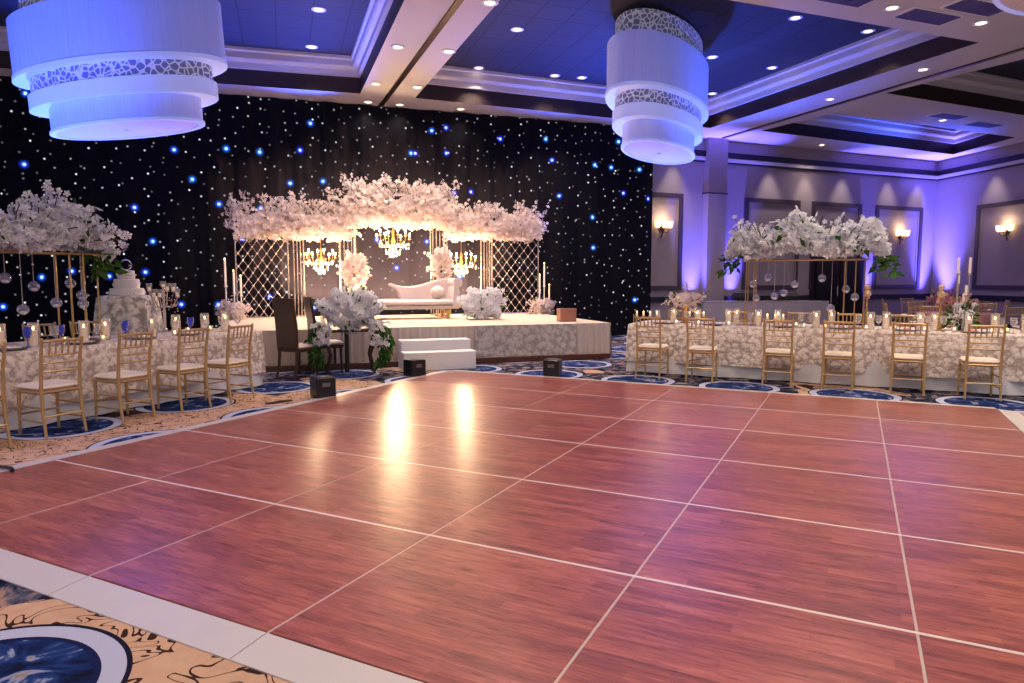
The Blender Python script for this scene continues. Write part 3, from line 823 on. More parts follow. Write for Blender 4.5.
# ================================================================== BANQUET TABLES
def Lp(t, n): return ((t - n) * R2, (t + n) * R2)
def Rp(t, n): return ((t + n) * R2, (n - t) * R2)
TZ = .77
def cloth(label, c, rz, L, D, seed):
    """draped banquet table: overlay of rosette lace, white underskirt; local x along the table"""
    t = thing('tablecloth', label, 'tablecloth', (c[0], c[1], 0), rz)
    rnd = random.Random(seed)
    def perim(off, amp, k, z):
        P = []; r = .10; hx, hy = L / 2 + off, D / 2 + off
        def seg(a, b, m):
            for i in range(m): P.append((a[0] + (b[0] - a[0]) * i / m, a[1] + (b[1] - a[1]) * i / m))
        m1 = int(L / .04); m2 = int(D / .04)
        seg((-hx, -hy), (hx, -hy), m1); seg((hx, -hy), (hx, hy), m2); seg((hx, hy), (-hx, hy), m1); seg((-hx, hy), (-hx, -hy), m2)
        out = []
        for i, (x, y) in enumerate(P):
            s = i * .04; w = amp * (math.sin(s * k + seed) + .6 * math.sin(s * k * .37 + 2 * seed) + .4 * math.sin(s * k * 2.3))
            nx, ny = (0, -1) if i < m1 else (1, 0) if i < m1 + m2 else (0, 1) if i < 2 * m1 + m2 else (-1, 0)
            out.append((x + nx * w, y + ny * w, z))
        return out
    f = MB()
    f.loft([perim(0, 0, 5, TZ), perim(.008, 0, 5, TZ - .01), perim(.02, .008, 6, .6), perim(.026, .012, 6, .4), perim(.034, .02, 6, .19)], True, False)
    f.build('lace_overlay', M('lace'), t, True)
    f = MB(); f.loft([perim(-.01, 0, 5, TZ - .02), perim(.0, .01, 9, .3), perim(.025, .03, 9, .015)], False, False)
    f.build('underskirt', M('underskirt'), t, True)
    return t
# left table: front face at n=7.27, from t=2.4 to 6.9
cL = Lp(4.6, 7.87); cloth('long left banquet table draped in rosette lace cloth over white', cL, PI / 4, 4.5, 1.15, 1)
cR = Rp(.1, 11.05); cloth('long right banquet table draped in rosette lace cloth over white', cR, -PI / 4, 6.5, 1.15, 2)

# gold chiavari chair -----------------------------------------------------
def chiavari():
    t = thing('chiavari_chair', '', 'chair', group='gold chiavari chairs')
    g = M('chairgold')
    f = MB(); f.box((0, 0, .425), (.40, .40, .03), .012); f.build('seat_frame', g, t, True)
    f = MB(); f.box((0, .005, .465), (.39, .38, .055), .025); f.build('cushion', M('cream'), t, True)
    for s in (-1, 1):
        f = MB(); f.tube([(s * .175, .175, .42), (s * .18, .185, 0)], [.018, .013], 8); f.build('leg', g, t, True)
        f = MB(); f.tube([(s * .185, -.235, 0), (s * .18, -.195, .25), (s * .178, -.185, .46), (s * .178, -.21, .7), (s * .185, -.25, .92)], [.013, .017, .018, .016, .014], 8)
        f.ball((s * .185, -.251, .925), .016, 8); f.build('back_post', g, t, True)
    f = MB(); f.tube([(-.18, -.246, .905), (0, -.262, .91), (.18, -.246, .905)], .015, 8); f.build('top_rail', g, t, True)
    for z, y in ((.775, -.222), (.70, -.21), (.62, -.2)):
        f = MB(); f.tube([(-.178, y, z), (0, y - .012, z), (.178, y, z)], .0105, 6); f.build('back_rail', g, t, True)
    for k in range(5):
        x = -.115 + k * .0575; f = MB(); f.tube([(x, -.232, .775), (x, -.258, .905)], .009, 6); f.build('spindle', g, t, True)
    for p, q in (((-.18, .18, .2), (.18, .18, .2)), ((-.18, -.21, .2), (.18, -.21, .2)), ((-.18, .18, .28), (-.18, -.2, .28)), ((.18, .18, .28), (.18, -.2, .28)), ((-.18, .18, .15), (-.18, -.21, .15)), ((.18, .18, .15), (.18, -.21, .15))):
        f = MB(); f.tube([p, q], .010, 6); f.build('stretcher', g, t, True)
    return Proto(t)
CHV = chiavari()
for k, (tt, nn) in enumerate(((5.86, 6.6), (5.24, 6.62), (4.54, 6.64), (3.80, 6.63), (3.12, 6.6))):
    x, y = Lp(tt, nn + .235)
    CHV.put((x, y, 0), PI / 4 + random.uniform(-.07, .07), 'gold chiavari chair on dance floor side of left table, %s from the stage' % ORD[k])
for k, tt in enumerate((2.9, 4.2, 4.92, 5.48)):
    x, y = Lp(tt, 8.76)
    CHV.put((x, y, 0), PI / 4 + PI, 'gold chiavari chair on curtain side of left table, %s from its far left end' % ORD[k])
for k, (tt, nn) in enumerate(((-2.66, 9.88), (-1.92, 9.86), (-.88, 9.94), (-.12, 9.94), (.69, 9.96), (1.47, 9.94))):
    x, y = Rp(tt, nn + .235)
    CHV.put((x, y, 0), -PI / 4 + random.uniform(-.08, .08), 'gold chiavari chair on dance floor side of right table, %s from the stage' % ORD[k])
for k, tt in enumerate((-2.75, -1.75, -.75, .0, .75, 1.5)):
    x, y = Rp(tt, 11.98)
    CHV.put((x, y, 0), -PI / 4 + PI, 'gold chiavari chair on wall side of right table, %s from the stage' % ORD[k])

# table setting models ------------------------------------------------------
def mk_setting(nap):
    t = thing('place_setting', '', 'place setting', group='place settings on the banquet tables')
    f = MB(); f.lathe([(0, .004), (.11, .004), (.15, .016), (.165, .02), (.163, .012), (.12, 0), (0, 0)], n=24); f.build('charger_plate', M('plate'), t, True)
    f = MB(); f.lathe([(0, .012), (.08, .012), (.12, .028), (.118, .022), (.08, .008), (0, .008)], n=20); f.build('dinner_plate', M('china'), t, True)
    f = MB(); f.box((0, .02, .028), (.07, .2, .018), .006); f.build('napkin', M(nap), t, True)
    return Proto(t)
PSL = mk_setting('white' if 0 else 'cream'); PSR = mk_setting('pinknap')
for k, tt in enumerate((5.86, 5.24, 4.54, 3.80)):
    x, y = Lp(tt, 7.52); PSL.put((x, y, TZ), PI / 4, 'grey charger with white plate and cream napkin, %s from the stage on left table' % ORD[k])
for k, tt in enumerate((-2.66, -1.9, -.88, -.12, .69, 1.47)):
    x, y = Rp(tt, 10.72); PSR.put((x, y, TZ), -PI / 4, 'grey charger with pink napkin, %s from the stage on right table front' % ORD[k])

def mk_pillar():
    t = thing('pillar_candle', '', 'candle', group='pillar candles in glass cylinders')
    f = MB(); f.lathe([(0, .004), (.038, .004), (.039, .17), (.006, .172), (0, .168)], n=14); f.build('wax', M('wax'), t, True)
    f = MB(); f.ball((0, 0, .192), .011, 6, 1.9); f.build('flame', M('flame'), t, True)
    f = MB(); f.lathe([(0, 0), (.054, 0), (.055, .25), (.052, .25), (.048, .004)], n=16); f.build('glass_cylinder', M('glass'), t, True)
    return Proto(t)
def mk_votive():
    t = thing('votive_candle', '', 'candle', group='votive candles')
    f = MB(); f.lathe([(0, 0), (.03, 0), (.04, .07), (.038, .07), (.03, .006)], n=12); f.build('glass_cup', M('glass'), t, True)
    f = MB(); f.lathe([(0, .008), (.027, .008), (.03, .035), (0, .036)], n=10); f.build('wax', M('wax'), t, True)
    f = MB(); f.ball((0, 0, .05), .010, 6, 1.6); f.build('flame', M('flame'), t, True)
    return Proto(t)
def mk_goblet(name, mat, grp):
    t = thing(name, '', 'glass', group=grp)
    f = MB(); f.lathe([(0, .09), (.025, .10), (.042, .14), (.04, .21), (.038, .21), (.04, .14), (.022, .105), (0, .096)], n=14); f.build('bowl', M(mat), t, True)
    f = MB(); f.lathe([(.036, 0), (.036, .004), (.006, .012), (.005, .09), (0, .095)], n=10); f.build('stem', M(mat), t, True)
    return Proto(t)
PC, VO, GO, BG = mk_pillar(), mk_votive(), mk_goblet('wine_glass', 'glass', 'clear wine glasses'), mk_goblet('blue_goblet', 'blueglass', 'blue goblets')
def spread(P, items, what, tab, pos, rz):
    for k, (tt, nn) in enumerate(items):
        x, y = pos(tt, nn); P.put((x, y, TZ), rz, '%s on %s banquet table, %s from the stage' % (what, tab, ORD[k]))
lt = lambda l: sorted(l, key=lambda q: -q[0])
spread(PC, lt([(4.17, 7.75), (4.62, 7.62), (4.98, 7.8), (5.5, 7.7), (5.95, 7.85), (6.35, 7.8), (6.6, 7.7), (3.9, 7.85), (6.8, 7.95)]), 'white pillar candle in glass cylinder', 'left', Lp, 0)
spread(BG, lt([(4.06, 7.66), (4.42, 7.7), (5.14, 7.68), (5.24, 7.8), (6.05, 7.7)]), 'blue-tinted goblet', 'left', Lp, 0)
spread(GO, lt([(4.3, 7.6), (4.75, 7.58), (5.42, 7.58), (5.75, 7.62), (6.22, 7.62), (6.45, 7.6), (3.75, 7.66), (6.72, 7.6)]), 'clear stemmed wine glass', 'left', Lp, 0)
spread(VO, lt([(4.52, 7.8), (4.86, 7.66), (5.32, 7.6), (5.62, 7.82), (5.7, 7.55), (6.12, 7.84), (6.5, 7.88), (4.22, 7.9)]), 'lit votive candle', 'left', Lp, 0)
rt = lambda l: sorted(l, key=lambda q: q[0])
spread(PC, rt([(-2.55, 10.95), (-2.16, 10.9), (-1.7, 10.95), (-1.6, 11.1), (-1.25, 10.85), (-.98, 10.95), (-.45, 10.85), (-.25, 11.05), (.45, 10.95), (.86, 10.9), (1.04, 11.0), (1.42, 10.9), (1.72, 10.95), (2.05, 10.95), (.25, 10.8)]), 'white pillar candle in glass cylinder', 'right', Rp, 0)
spread(GO, rt([(-2.8, 10.9), (-2.3, 10.75), (-1.55, 10.8), (-1.35, 10.75), (-.65, 10.78), (-.5, 10.72), (.1, 10.75), (.35, 10.7), (.95, 10.72), (1.12, 10.76), (1.75, 10.72), (1.9, 10.8)]), 'clear stemmed wine glass', 'right', Rp, 0)
spread(VO, rt([(-2.45, 10.7), (-2.1, 10.68), (-1.65, 10.68), (-1.15, 10.68), (-.72, 10.9), (-.6, 10.68), (-.32, 10.66), (.2, 10.66), (.55, 10.8), (.9, 10.66), (1.25, 10.78), (1.65, 10.66), (1.85, 10.9)]), 'lit votive candle', 'right', Rp, 0)
# gold candle racks
def rack(label, tt, nn, n):
    x, y = Rp(tt, nn); t = thing('candle_rack', label, 'candle rack', (x, y, TZ), -PI / 4, 'gold candle racks'); w = .11 * (n - 1)
    f = MB()
    for s in (-1, 1): f.tube([(s * (w / 2 + .05), 0, 0), (s * (w / 2 + .05), 0, .14)], .007, 6)
    f.tube([(-w / 2 - .05, 0, .09), (w / 2 + .05, 0, .09)], .007, 6); f.build('frame', M('gold'), t, True)
    for k in range(n):
        xx = -w / 2 + .11 * k
        f = MB(); f.lathe([(.0, .09), (.02, .092), (.028, .115), (.026, .115), (0, .1)], (xx, 0, 0), 10); c = f.build('cup', M('gold'), t, True)
        MB().lathe([(.018, .10), (.018, .16), (0, .162)], (xx, 0, 0), 8).build('candle', M('wax'), c, True)
        MB().ball((xx, 0, .178), .009, 6, 1.8).build('flame', M('flame'), c, True)
rack('gold rack of four candles at the stage end of the right table', -2.95, 10.8, 4)
rack('gold rack of three candles beside the flower-topped gold pedestal', -2.2, 11.0, 3)
rack('gold rack of three candles below the tall white flower centrepiece', -1.0, 10.74, 3)

# tall flower centrepieces with hanging orbs --------------------------------
def flowerstand(label, c, rz, L, zt, legs):
    t = thing('centrepiece_stand', label, 'flower stand', (c[0], c[1], TZ), rz)
    for x in legs:
        for y in (-.13, .13):
            MB().tube([(x, y, .01), (x, y, zt - TZ)], .009, 6).build('leg', M('gold'), t, True)
    for x in sorted(set(round(v, 0) for v in legs)): pass
    MB().box((0, 0, zt - TZ), (L, .34, .022), .006).build('tray', M('gold'), t)
    f = MB()
    for x in (legs[0] + .06, legs[-1] - .06): f.box((x, 0, .006), (.3, .34, .012), .003)
    f.build('foot_plate', M('gold'), t)
    return t
def bigfloral(label, c, rz, L, zb, h, nb, mat, green):
    t = thing('flower_centrepiece', label, 'flower arrangement', (c[0], c[1], zb), rz)
    ph = random.uniform(0, 6)
    def smp():
        x = random.uniform(-.5, .5) * L; a = random.uniform(-.35, PI + .35); r = random.uniform(.75, 1.05)
        e = math.sqrt(max(.12, 1 - (2 * x / L) ** 8)); hh = h * e * (.72 + .2 * math.sin(x * 6 + ph))
        zz = hh * .45 + r * hh * .55 * math.sin(a); yy = r * .30 * e * math.cos(a)
        return Vector((x, yy, zz)), Vector((0, math.cos(a), math.sin(a)))
    mb = cloud(int(nb * .62), smp, .066); tw = MB()
    for _ in range(70):
        p, d = smp(); twig_spray(mb, tw, p * .85, d + Vector((p.x * .9, 0, .5)), random.uniform(.18, .40), .055, 8)
    mb.build('blossoms', M(mat), t); tw.build('twigs', M('twig'), t)['kind'] = 'stuff'
    f = MB()
    for gx, gz, gn in green:
        for _ in range(gn): leafq(f, (gx + random.uniform(-.14, .14), random.uniform(-.34, .05), gz + random.uniform(-.12, .12)), random.uniform(.1, .2), rvec() + Vector((0, -.3, -.6)))
    for _ in range(36):
        p, d = smp(); leafq(f, p, random.uniform(.08, .14), d)
    f.build('leaves', M('leaf'), t)
c = Lp(4.05, 7.9); flowerstand('tall gold stand of slim legs holding white flowers on left table', c, PI / 4, 2.0, 1.76, (-.9, -.75, -.6, .55, .7, .85))
bigfloral('tall white floral cloud with green sprig over the left table', Lp(3.96, 7.9), PI / 4, 2.28, 1.70, .66, 3000, 'petal2', ((.92, -.04, 50), (.72, .35, 12)))
c = Rp(-.66, 11.1); flowerstand('tall gold stand of slim legs holding white flowers on right table', c, -PI / 4, 1.75, 1.76, (-.8, -.68, .56, .7, .82))
bigfloral('tall white floral cloud with dark leaves over the right table', c, -PI / 4, 2.16, 1.72, .74, 3000, 'petal2', ((-1.02, .02, 40), (1.05, -.02, 40), (-.35, .42, 10), (.02, .4, 12), (.45, .38, 10), (.72, .3, 14)))
def mk_orb():
    t = thing('hanging_orb', '', 'hanging ornament', group='glass orbs hung on strings')
    f = MB(); f.tube([(0, 0, .055), (0, 0, 1)], .0035, 4); f.build('string', M('string'), t)
    f = MB(); f.ball((0, 0, 0), .058, 14); f.build('glass_globe', M('orb'), t, True)
    f = MB(); f.lathe([(0, -.045), (.03, -.045), (.03, -.02), (0, -.018)], n=8); f.build('tealight', M('wax'), t, True)
    return t
orb0 = mk_orb(); OB = Proto(orb0)
def hangorb(tt, n, z, pos, zt, lab):
    x, y = pos(tt, n); r = OB.put((x, y, z), 0, lab)
    for c in r.children:
        if c.name.startswith('string'): c.scale = (1, 1, (zt - z))
    return r
# each string scaled to reach the tray
for k, (tt, z, dn2) in enumerate(((4.01, 1.49, 0), (4.11, 1.16, -.1), (4.34, 1.40, .1), (4.46, 1.22, -.08), (4.70, 1.43, .05), (4.74, 1.20, -.1), (4.84, 1.29, .08))):
    hangorb(tt, 7.9 + dn2, z, Lp, 1.76, 'clear glass orb hung below left table flowers, %s from the curtain corner' % ORD[k])
for k, (tt, z, dn2) in enumerate(((-1.37, 1.40, 0), (-1.31, 1.19, -.1), (-1.17, 1.50, .1), (-1.05, 1.22, -.08), (-.93, 1.27, .05), (-.77, 1.40, -.1), (-.4, 1.49, -.1), (-.27, 1.05, .0), (-.08, 1.33, .1), (0.04, 1.22, -.1))):
    hangorb(tt, 11.1 + dn2, z, Rp, 1.76, 'clear glass orb hung below right table flowers, %s from the stage side' % ORD[k])

# cake table behind the left table -------------------------------------------
ck = Lp(6.15, 9.1)
t = thing('cake_table', 'round pedestal table in pale lace drape holding the wedding cake', 'table', (ck[0], ck[1], 0))
prof = []
rings = []
for z, r, amp in ((1.25, .30, 0), (1.245, .35, .0), (1.22, .375, .005), (1.0, .40, .015), (.7, .42, .03), (.0, .46, .045)):
    rings.append([((r + amp * math.sin(13 * 2 * PI * i / 96)) * math.cos(2 * PI * i / 96), (r + amp * math.sin(13 * 2 * PI * i / 96)) * math.sin(2 * PI * i / 96), z) for i in range(96)])
f = MB(); f.loft(rings[::-1], True, True); f.build('lace_drape', M('cakelace'), t, True)
t = thing('wedding_cake', 'three-tier white wedding cake with ring topper on lace table', 'cake', (ck[0], ck[1], 1.25))
for r, z0, h in ((.215, 0, .1), (.16, .1, .13), (.105, .23, .12)):
    f = MB(); f.lathe([(0, z0), (r, z0), (r + .006, z0 + .012), (r, z0 + .02), (r, z0 + h - .012), (r - .012, z0 + h), (0, z0 + h)], n=28); ti = f.build('tier', M('icing'), t, True)
    f = MB()
    for k in range(26): a = random.uniform(0, 2 * PI); blossom(f, (r * math.cos(a), r * math.sin(a), z0 + random.uniform(.01, h * .6)), .022, Vector((math.cos(a), math.sin(a), .2)))
    f.build('sugar_flowers', M('petal'), ti)['kind'] = 'stuff'
f = MB(); f.X = Matrix.Translation((0, 0, .425)) @ Matrix.Rotation(PI / 2, 4, 'X'); f.torus((0, 0, 0), .07, .009, 18, 6); f.build('ring_topper', M('silver'), t, True)

def candelabrum(label, x, y, z, h, n, R, flower):
    t = thing('candelabrum', label, 'candelabrum', (x, y, z))
    f = MB(); f.lathe([(.09, 0), (.09, .012), (.03, .03), (.014, .06), (.02, h * .4), (.012, h * .5), (.018, h * .8), (.012, h * .9), (0, h * .9)], n=12); f.build('stem', M('silver'), t, True)
    for k in range(n):
        a = 2 * PI * k / n + .4; hh = h * (.78 + .12 * (k % 2)); c, q = R * math.cos(a), R * math.sin(a)
        f = MB(); f.tube([(0, 0, h * .55), (c * .6, q * .6, h * .5), (c, q, hh - .06)], .008, 6); f.lathe([(0, hh - .06), (.03, hh - .055), (.032, hh - .045), (0, hh - .045)], (c, q, 0), 10); am = f.build('arm', M('silver'), t, True)
        f = MB(); f.lathe([(.0, hh - .045), (.028, hh - .04), (.038, hh + .06), (.036, hh + .06), (.026, hh - .03)], (c, q, 0), 12); f.build('glass_cup', M('glass'), am, True)
        MB().lathe([(.02, hh - .04), (.02, hh + .01), (0, hh + .012)], (c, q, 0), 8).build('candle', M('wax'), am, True)
        fb = MB()
        for _ in range(9): fb.ball((c + random.uniform(-.04, .04), q + random.uniform(-.04, .04), hh - .1 - random.uniform(0, .16)), .009, 5)
        fb.build('crystal_drops', M('crystal'), am)['kind'] = 'stuff'
    MB().lathe([(0, h * .9), (.03, h * .91), (.042, h + .02), (.04, h + .02), (.028, h * .92)], n=12).build('glass_cup', M('glass'), t, True)
    MB().lathe([(.022, h * .91), (.022, h * .97), (0, h * .972)], n=8).build('candle', M('wax'), t, True)
x, y = Lp(6.05, 8.2); candelabrum('silver candelabrum with glass cups on left table beside the cake', x, y, TZ, .66, 6, .17, False)

# right table: gold pedestal with flowers, two candlesticks, tall candle group
x, y = Rp(-2.4, 11.1)
t = thing('gold_pedestal', 'gold trumpet pedestal near the stage end of right table', 'vase', (x, y, TZ))
f = MB(); f.lathe([(.09, 0), (.09, .01), (.045, .03), (.03, .14), (.035, .24), (.07, .30), (0, .29)], n=16); f.build('body', M('gold'), t, True)
clump('flower_bowl', 'low white and blush flowers on the gold trumpet pedestal', (x, y, TZ + .27), .22, .2, .1, 200, .042, 'petal', 10, 12)
for tt, l in ((.2, 'gold crystal candlestick beside the right end of tall flowers'), (1.1, 'gold crystal candlestick in front of the blue-lit wall corner')):
    x, y = Rp(tt, 11.0)
    t = thing('gold_candlestick', l, 'candlestick', (x, y, TZ), 0, 'gold crystal candlesticks')
    f = MB(); f.lathe([(.065, 0), (.065, .012), (.02, .03), (.013, .2), (.022, .25), (.013, .3), (.013, .42), (.04, .44), (0, .44)], n=12); f.build('stem', M('gold'), t, True)
    f = MB(); f.ball((0, 0, .5), .055, 10); f.build('crystal_globe', M('crystal'), t, True)
    f = MB(); f.ball((0, 0, .6), .045, 10); f.build('crystal_finial', M('crystal'), t, True)
x, y = Rp(1.36, 11.2)
clump('leafy_candle_base', 'dark green leafy cluster at the foot of slender tall candles', (x, y, TZ + .0), .16, .14, .16, 60, .04, 'petal2', 4, 110)
for k, (dx, dy, h) in enumerate(((-.09, 0, 1.0), (.06, -.05, 1.0), (.0, .06, .82), (-.05, -.1, .62), (.1, .05, .5))):
    t = thing('tall_candle', ('tallest white stick candle on the stage side of the leafy cluster', 'tallest white stick candle on the wall-corner side of the leafy cluster', 'second tallest white stick candle in the leafy cluster', 'medium white stick candle at front of leafy cluster', 'shortest white stick candle in the leafy cluster')[k], 'candle', (x + dx, y + dy, TZ))
    f = MB(); f.lathe([(.03, 0), (.03, .01), (.008, .02), (.008, h * .75), (.022, h * .76), (.022, h * .79), (0, h * .79)], n=8); f.build('holder', M('silver'), t, True)
    MB().lathe([(.016, h * .79), (.015, h), (0, h + .004)], n=8).build('candle', M('wax'), t, True)

f = MB(); f.tube([(-2.45, 6.35, .03), (-2.15, 6.16, .035), (-2.02, 6.06, .034), (-1.99, 5.98, .034)], .014, 8)
tag(f.build('black_cable', M('black'), None, True), 'black cable end lying over the left edge of the dance floor', 'cable')
# ================================================================== BACKGROUND RIGHT
bf = thing('buffet_table', 'long buffet table in grey lilac cloth by the back wall', 'table', (12.4, 15.6, 0), math.atan2(wd.y, wd.x) - .25)
def drapebox(mb, L, D, z):
    P = []; m1 = int(L / .06); m2 = int(D / .06)
    def per(off, amp, zz):
        out = []
        for a, b, m, n in (((-1, -1), (1, -1), m1, (0, -1)), ((1, -1), (1, 1), m2, (1, 0)), ((1, 1), (-1, 1), m1, (0, 1)), ((-1, 1), (-1, -1), m2, (-1, 0))):
            for i in range(m):
                u = i / m; s = math.sin(i * .9) * amp
                out.append(((a[0] + (b[0] - a[0]) * u) * (L / 2 + off) + n[0] * s, (a[1] + (b[1] - a[1]) * u) * (D / 2 + off) + n[1] * s, zz))
        return out
    mb.loft([per(0, 0, z), per(.005, 0, z - .02), per(.03, .02, .02)], True, False)
f = MB(); drapebox(f, 3.6, .8, .86); f.build('cloth', M('greycloth'), bf, True)
MB().box((0, 0, .87), (3.62, .82, .02), .005).build('tabletop', M('silver'), bf)
for k, (u, l) in enumerate(((-.45, 'black covered serving dish on the buffet, nearer the pilaster'), (.75, 'black covered serving dish on the buffet, farther from pilaster'))):
    a = math.atan2(wd.y, wd.x) - .25; x = 12.4 + math.cos(a) * u; y = 15.6 + math.sin(a) * u
    t = thing('chafing_dish', l, 'serving dish', (x, y, .88), a, 'chafing dishes on the buffet')
    MB().box((0, 0, .10), (.62, .36, .08), .01).build('pan', M('black'), t)
    f = MB(); f.loft([[(-.3, -.17, .14), (.3, -.17, .14), (.3, .17, .14), (-.3, .17, .14)], [(-.26, -.13, .22), (.26, -.13, .22), (.26, .13, .22), (-.26, .13, .22)]], True, True); ld = f.build('lid', M('black'), t)
    MB().tube([(-.06, 0, .21), (-.06, 0, .25), (.06, 0, .25), (.06, 0, .21)], .01, 6).build('handle', M('silver'), ld, True)
    for sx in (-1, 1):
        for sy in (-1, 1): MB().tube([(sx * .26, sy * .14, 0), (sx * .26, sy * .14, .07)], .012, 6).build('leg', M('black'), t)
# guest round tables
def guest(label, flabel, x, y):
    t = thing('round_table', label, 'table', (x, y, 0), 0, 'round guest tables')
    rings = []
    for z, r, amp in ((0.01, .86, .05), (.4, .82, .03), (.73, .77, .005), (.75, .75, 0)):
        rings.append([((r + amp * math.sin(15 * 2 * PI * i / 90)) * math.cos(2 * PI * i / 90), (r + amp * math.sin(15 * 2 * PI * i / 90)) * math.sin(2 * PI * i / 90), z) for i in range(90)])
    f = MB(); f.loft(rings, False, True); f.build('cloth', M('pinkcloth'), t, True)
    clump('guest_centrepiece', flabel, (x, y, .75), .34, .32, .16, 260, .05, 'blush', 14, 30)
G = ((13.9, 10.9, 'nearer round guest table in dusty pink cloth behind right table', 'blush flowers on the nearer round guest table'),
     (16.7, 13.6, 'farther round guest table in dusty pink cloth near wall corner', 'blush flowers on the farther round guest table'))
for gx, gy, l, fl_ in G: guest(l, fl_, gx, gy)
for (gx, gy, l, _), nm in zip(G, ('nearer', 'farther')):
    for k in range(6):
        a = 2 * PI * k / 6 + .3
        CHV.put((gx + 1.18 * math.cos(a), gy + 1.18 * math.sin(a), 0), a + PI / 2, 'gold chiavari chair at the %s pink round table, %s' % (nm, ('facing the wall corner', 'on its curtain side', 'at its stage side', 'with back to the long table', 'at its camera side', 'at its far right side')[k]))

# wall sconces
def sconce(label, p, ang):
    t = thing('wall_sconce', label, 'wall lamp', (p[0], p[1], 2.86), ang, 'wall sconces')
    f = MB(); f.lathe([(.0, 0), (.07, 0), (.06, .02), (0, .025)], n=14); 
    b = MB(); b.X = Matrix.Rotation(PI / 2, 4, 'X'); b.lathe([(.08, 0), (.08, .015), (.05, .03), (0, .035)], n=14); b.X = Matrix(); b.tube([(0, 0, -.25), (0, -.06, -.1), (0, -.05, .1)], .016, 6); b.build('wall_plate', M('darkwood'), t, True)
    for s in (-1, 0, 1):
        a = MB(); a.tube([(0, -.05, -.08), (s * .12, -.11, -.12), (s * .2, -.15 + .04 * abs(s), .02)], .011, 6); am = a.build('arm', M('darkwood'), t, True)
        a = MB(); a.lathe([(.04, .02), (.075, .06), (.085, .2), (.08, .2), (.07, .065), (.035, .03)], (s * .2, -.15 + .04 * abs(s), 0), 14); a.build('glass_shade', M('sconceglow'), am, True)
wang = math.atan2(wd.y, wd.x); rang = math.atan2(wr.y, wr.x)
def onwall(a, d, x): p = a + d * x; n = Vector((d.y, -d.x)); p = p + n * .012; return (p.x, p.y)
SC = [(onwall(WA, wd, (9.95 - 6) / wd.x), wang), (onwall(WA, wd, (19.25 - 6) / wd.x), wang), (onwall(WB, wr, 2.95), rang)]
sconce('lit three-shade wall sconce next to the curtain edge', SC[0][0], SC[0][1])
sconce('lit three-shade wall sconce on back wall near the corner', SC[1][0], SC[1][1])
sconce('lit three-shade wall sconce on the right side wall panel', SC[2][0], SC[2][1])

# ================================================================== DRUM CHANDELIERS
def drum(label, x, y, z0, rot, a=1.7, b=.9, full=True):
    t = thing('drum_chandelier', label, 'chandelier', (x, y, z0), rot, 'oval tiered drum chandeliers')
    def oval(mb, prof, cx=0, cy=0, n=64):
        rings = [[(cx + (a * k + q) * math.cos(2 * PI * i / n), cy + (b * k + q) * math.sin(2 * PI * i / n), z) for i in range(n)] for k, q, z in prof]
        mb.loft(rings)
    # heights above z0 (z0 = underside of the lowest drum)
    f = MB(); oval(f, [(.97, 0, .84), (1, 0, .84), (1, 0, 1.70), (.97, 0, 1.70), (.97, 0, .84)]); f.build('upper_drum', M('shade'), t, True)
    f = MB(); oval(f, [(.8, 0, .81), (1.0, .02, .81), (1.0, .02, .87), (.97, 0, .87), (.8, 0, .84), (.8, 0, .81)]); f.build('upper_rim', M('rim'), t, True)
    f = MB(); oval(f, [(.85, 0, .58), (.86, 0, .58), (.86, 0, .83), (.85, 0, .83), (.85, 0, .58)], .02); f.build('crackle_band', M('crackle'), t, True)
    f = MB(); oval(f, [(.68, 0, .38), (.88, .02, .36), (.88, .02, .58), (.86, 0, .60), (.68, 0, .42), (.68, 0, .38)], .02); f.build('middle_rim', M('rim'), t, True)
    f = MB(); oval(f, [(.70, 0, .03), (.72, 0, .03), (.72, 0, .42), (.70, 0, .42), (.70, 0, .03)], .04); f.build('lower_drum', M('shade'), t, True)
    f = MB(); oval(f, [(.68, 0, .0), (.725, .018, 0), (.725, .018, .04), (.70, 0, .04), (.68, 0, 0)], .04); f.build('lower_rim', M('rim'), t, True)
    f = MB(); n = 64
    f.loft([[(.04 + a * .69 * math.cos(2 * PI * i / n), b * .69 * math.sin(2 * PI * i / n), z) for i in range(n)] for z in (.012, .03)], True, True)
    f.lathe([(.03, .0), (.03, .02), (0, .02)], (.04, 0, -.012), 10); f.build('diffuser', M('underdisc'), t, True)
    f = MB(); oval(f, [(.84, 0, 1.70), (.86, 0, 1.70), (.86, 0, 2.12), (.84, 0, 2.12), (.84, 0, 1.70)], .0); f.build('top_band', M('crackle'), t, True)
    f = MB(); f.loft([[(a * .96 * math.cos(2 * PI * i / n), b * .96 * math.sin(2 * PI * i / n), z) for i in range(n)] for z in (1.66, 1.68)], True, True); f.build('cover', M('white'), t)
    f = MB()
    for sx in (-.5, .5): f.tube([(sx * a, 0, 1.67), (sx * a, 0, 6.1 - z0 if z0 + 2.1 > 5.4 else 5.4 - z0)], .02, 6)
    f.build('hanger', M('silver'), t)
    return t
drum('big oval white drum chandelier with blue glow over the left tables', -2.24, 12.0, 3.74, -math.radians(31), 1.77, .76).rotation_euler = (Matrix.Rotation(-math.radians(3), 3, 'Y') @ Matrix.Rotation(-math.radians(31), 3, 'Z')).to_euler()
drum('oval white drum chandelier with blue glow over the middle of the room', 6.9, 11.75, 3.88, math.radians(43), 1.9, .80)
drum('white drum chandelier cut off by the top edge above right', 7.62, 5.05, 4.42, math.radians(20), 1.2, .8)

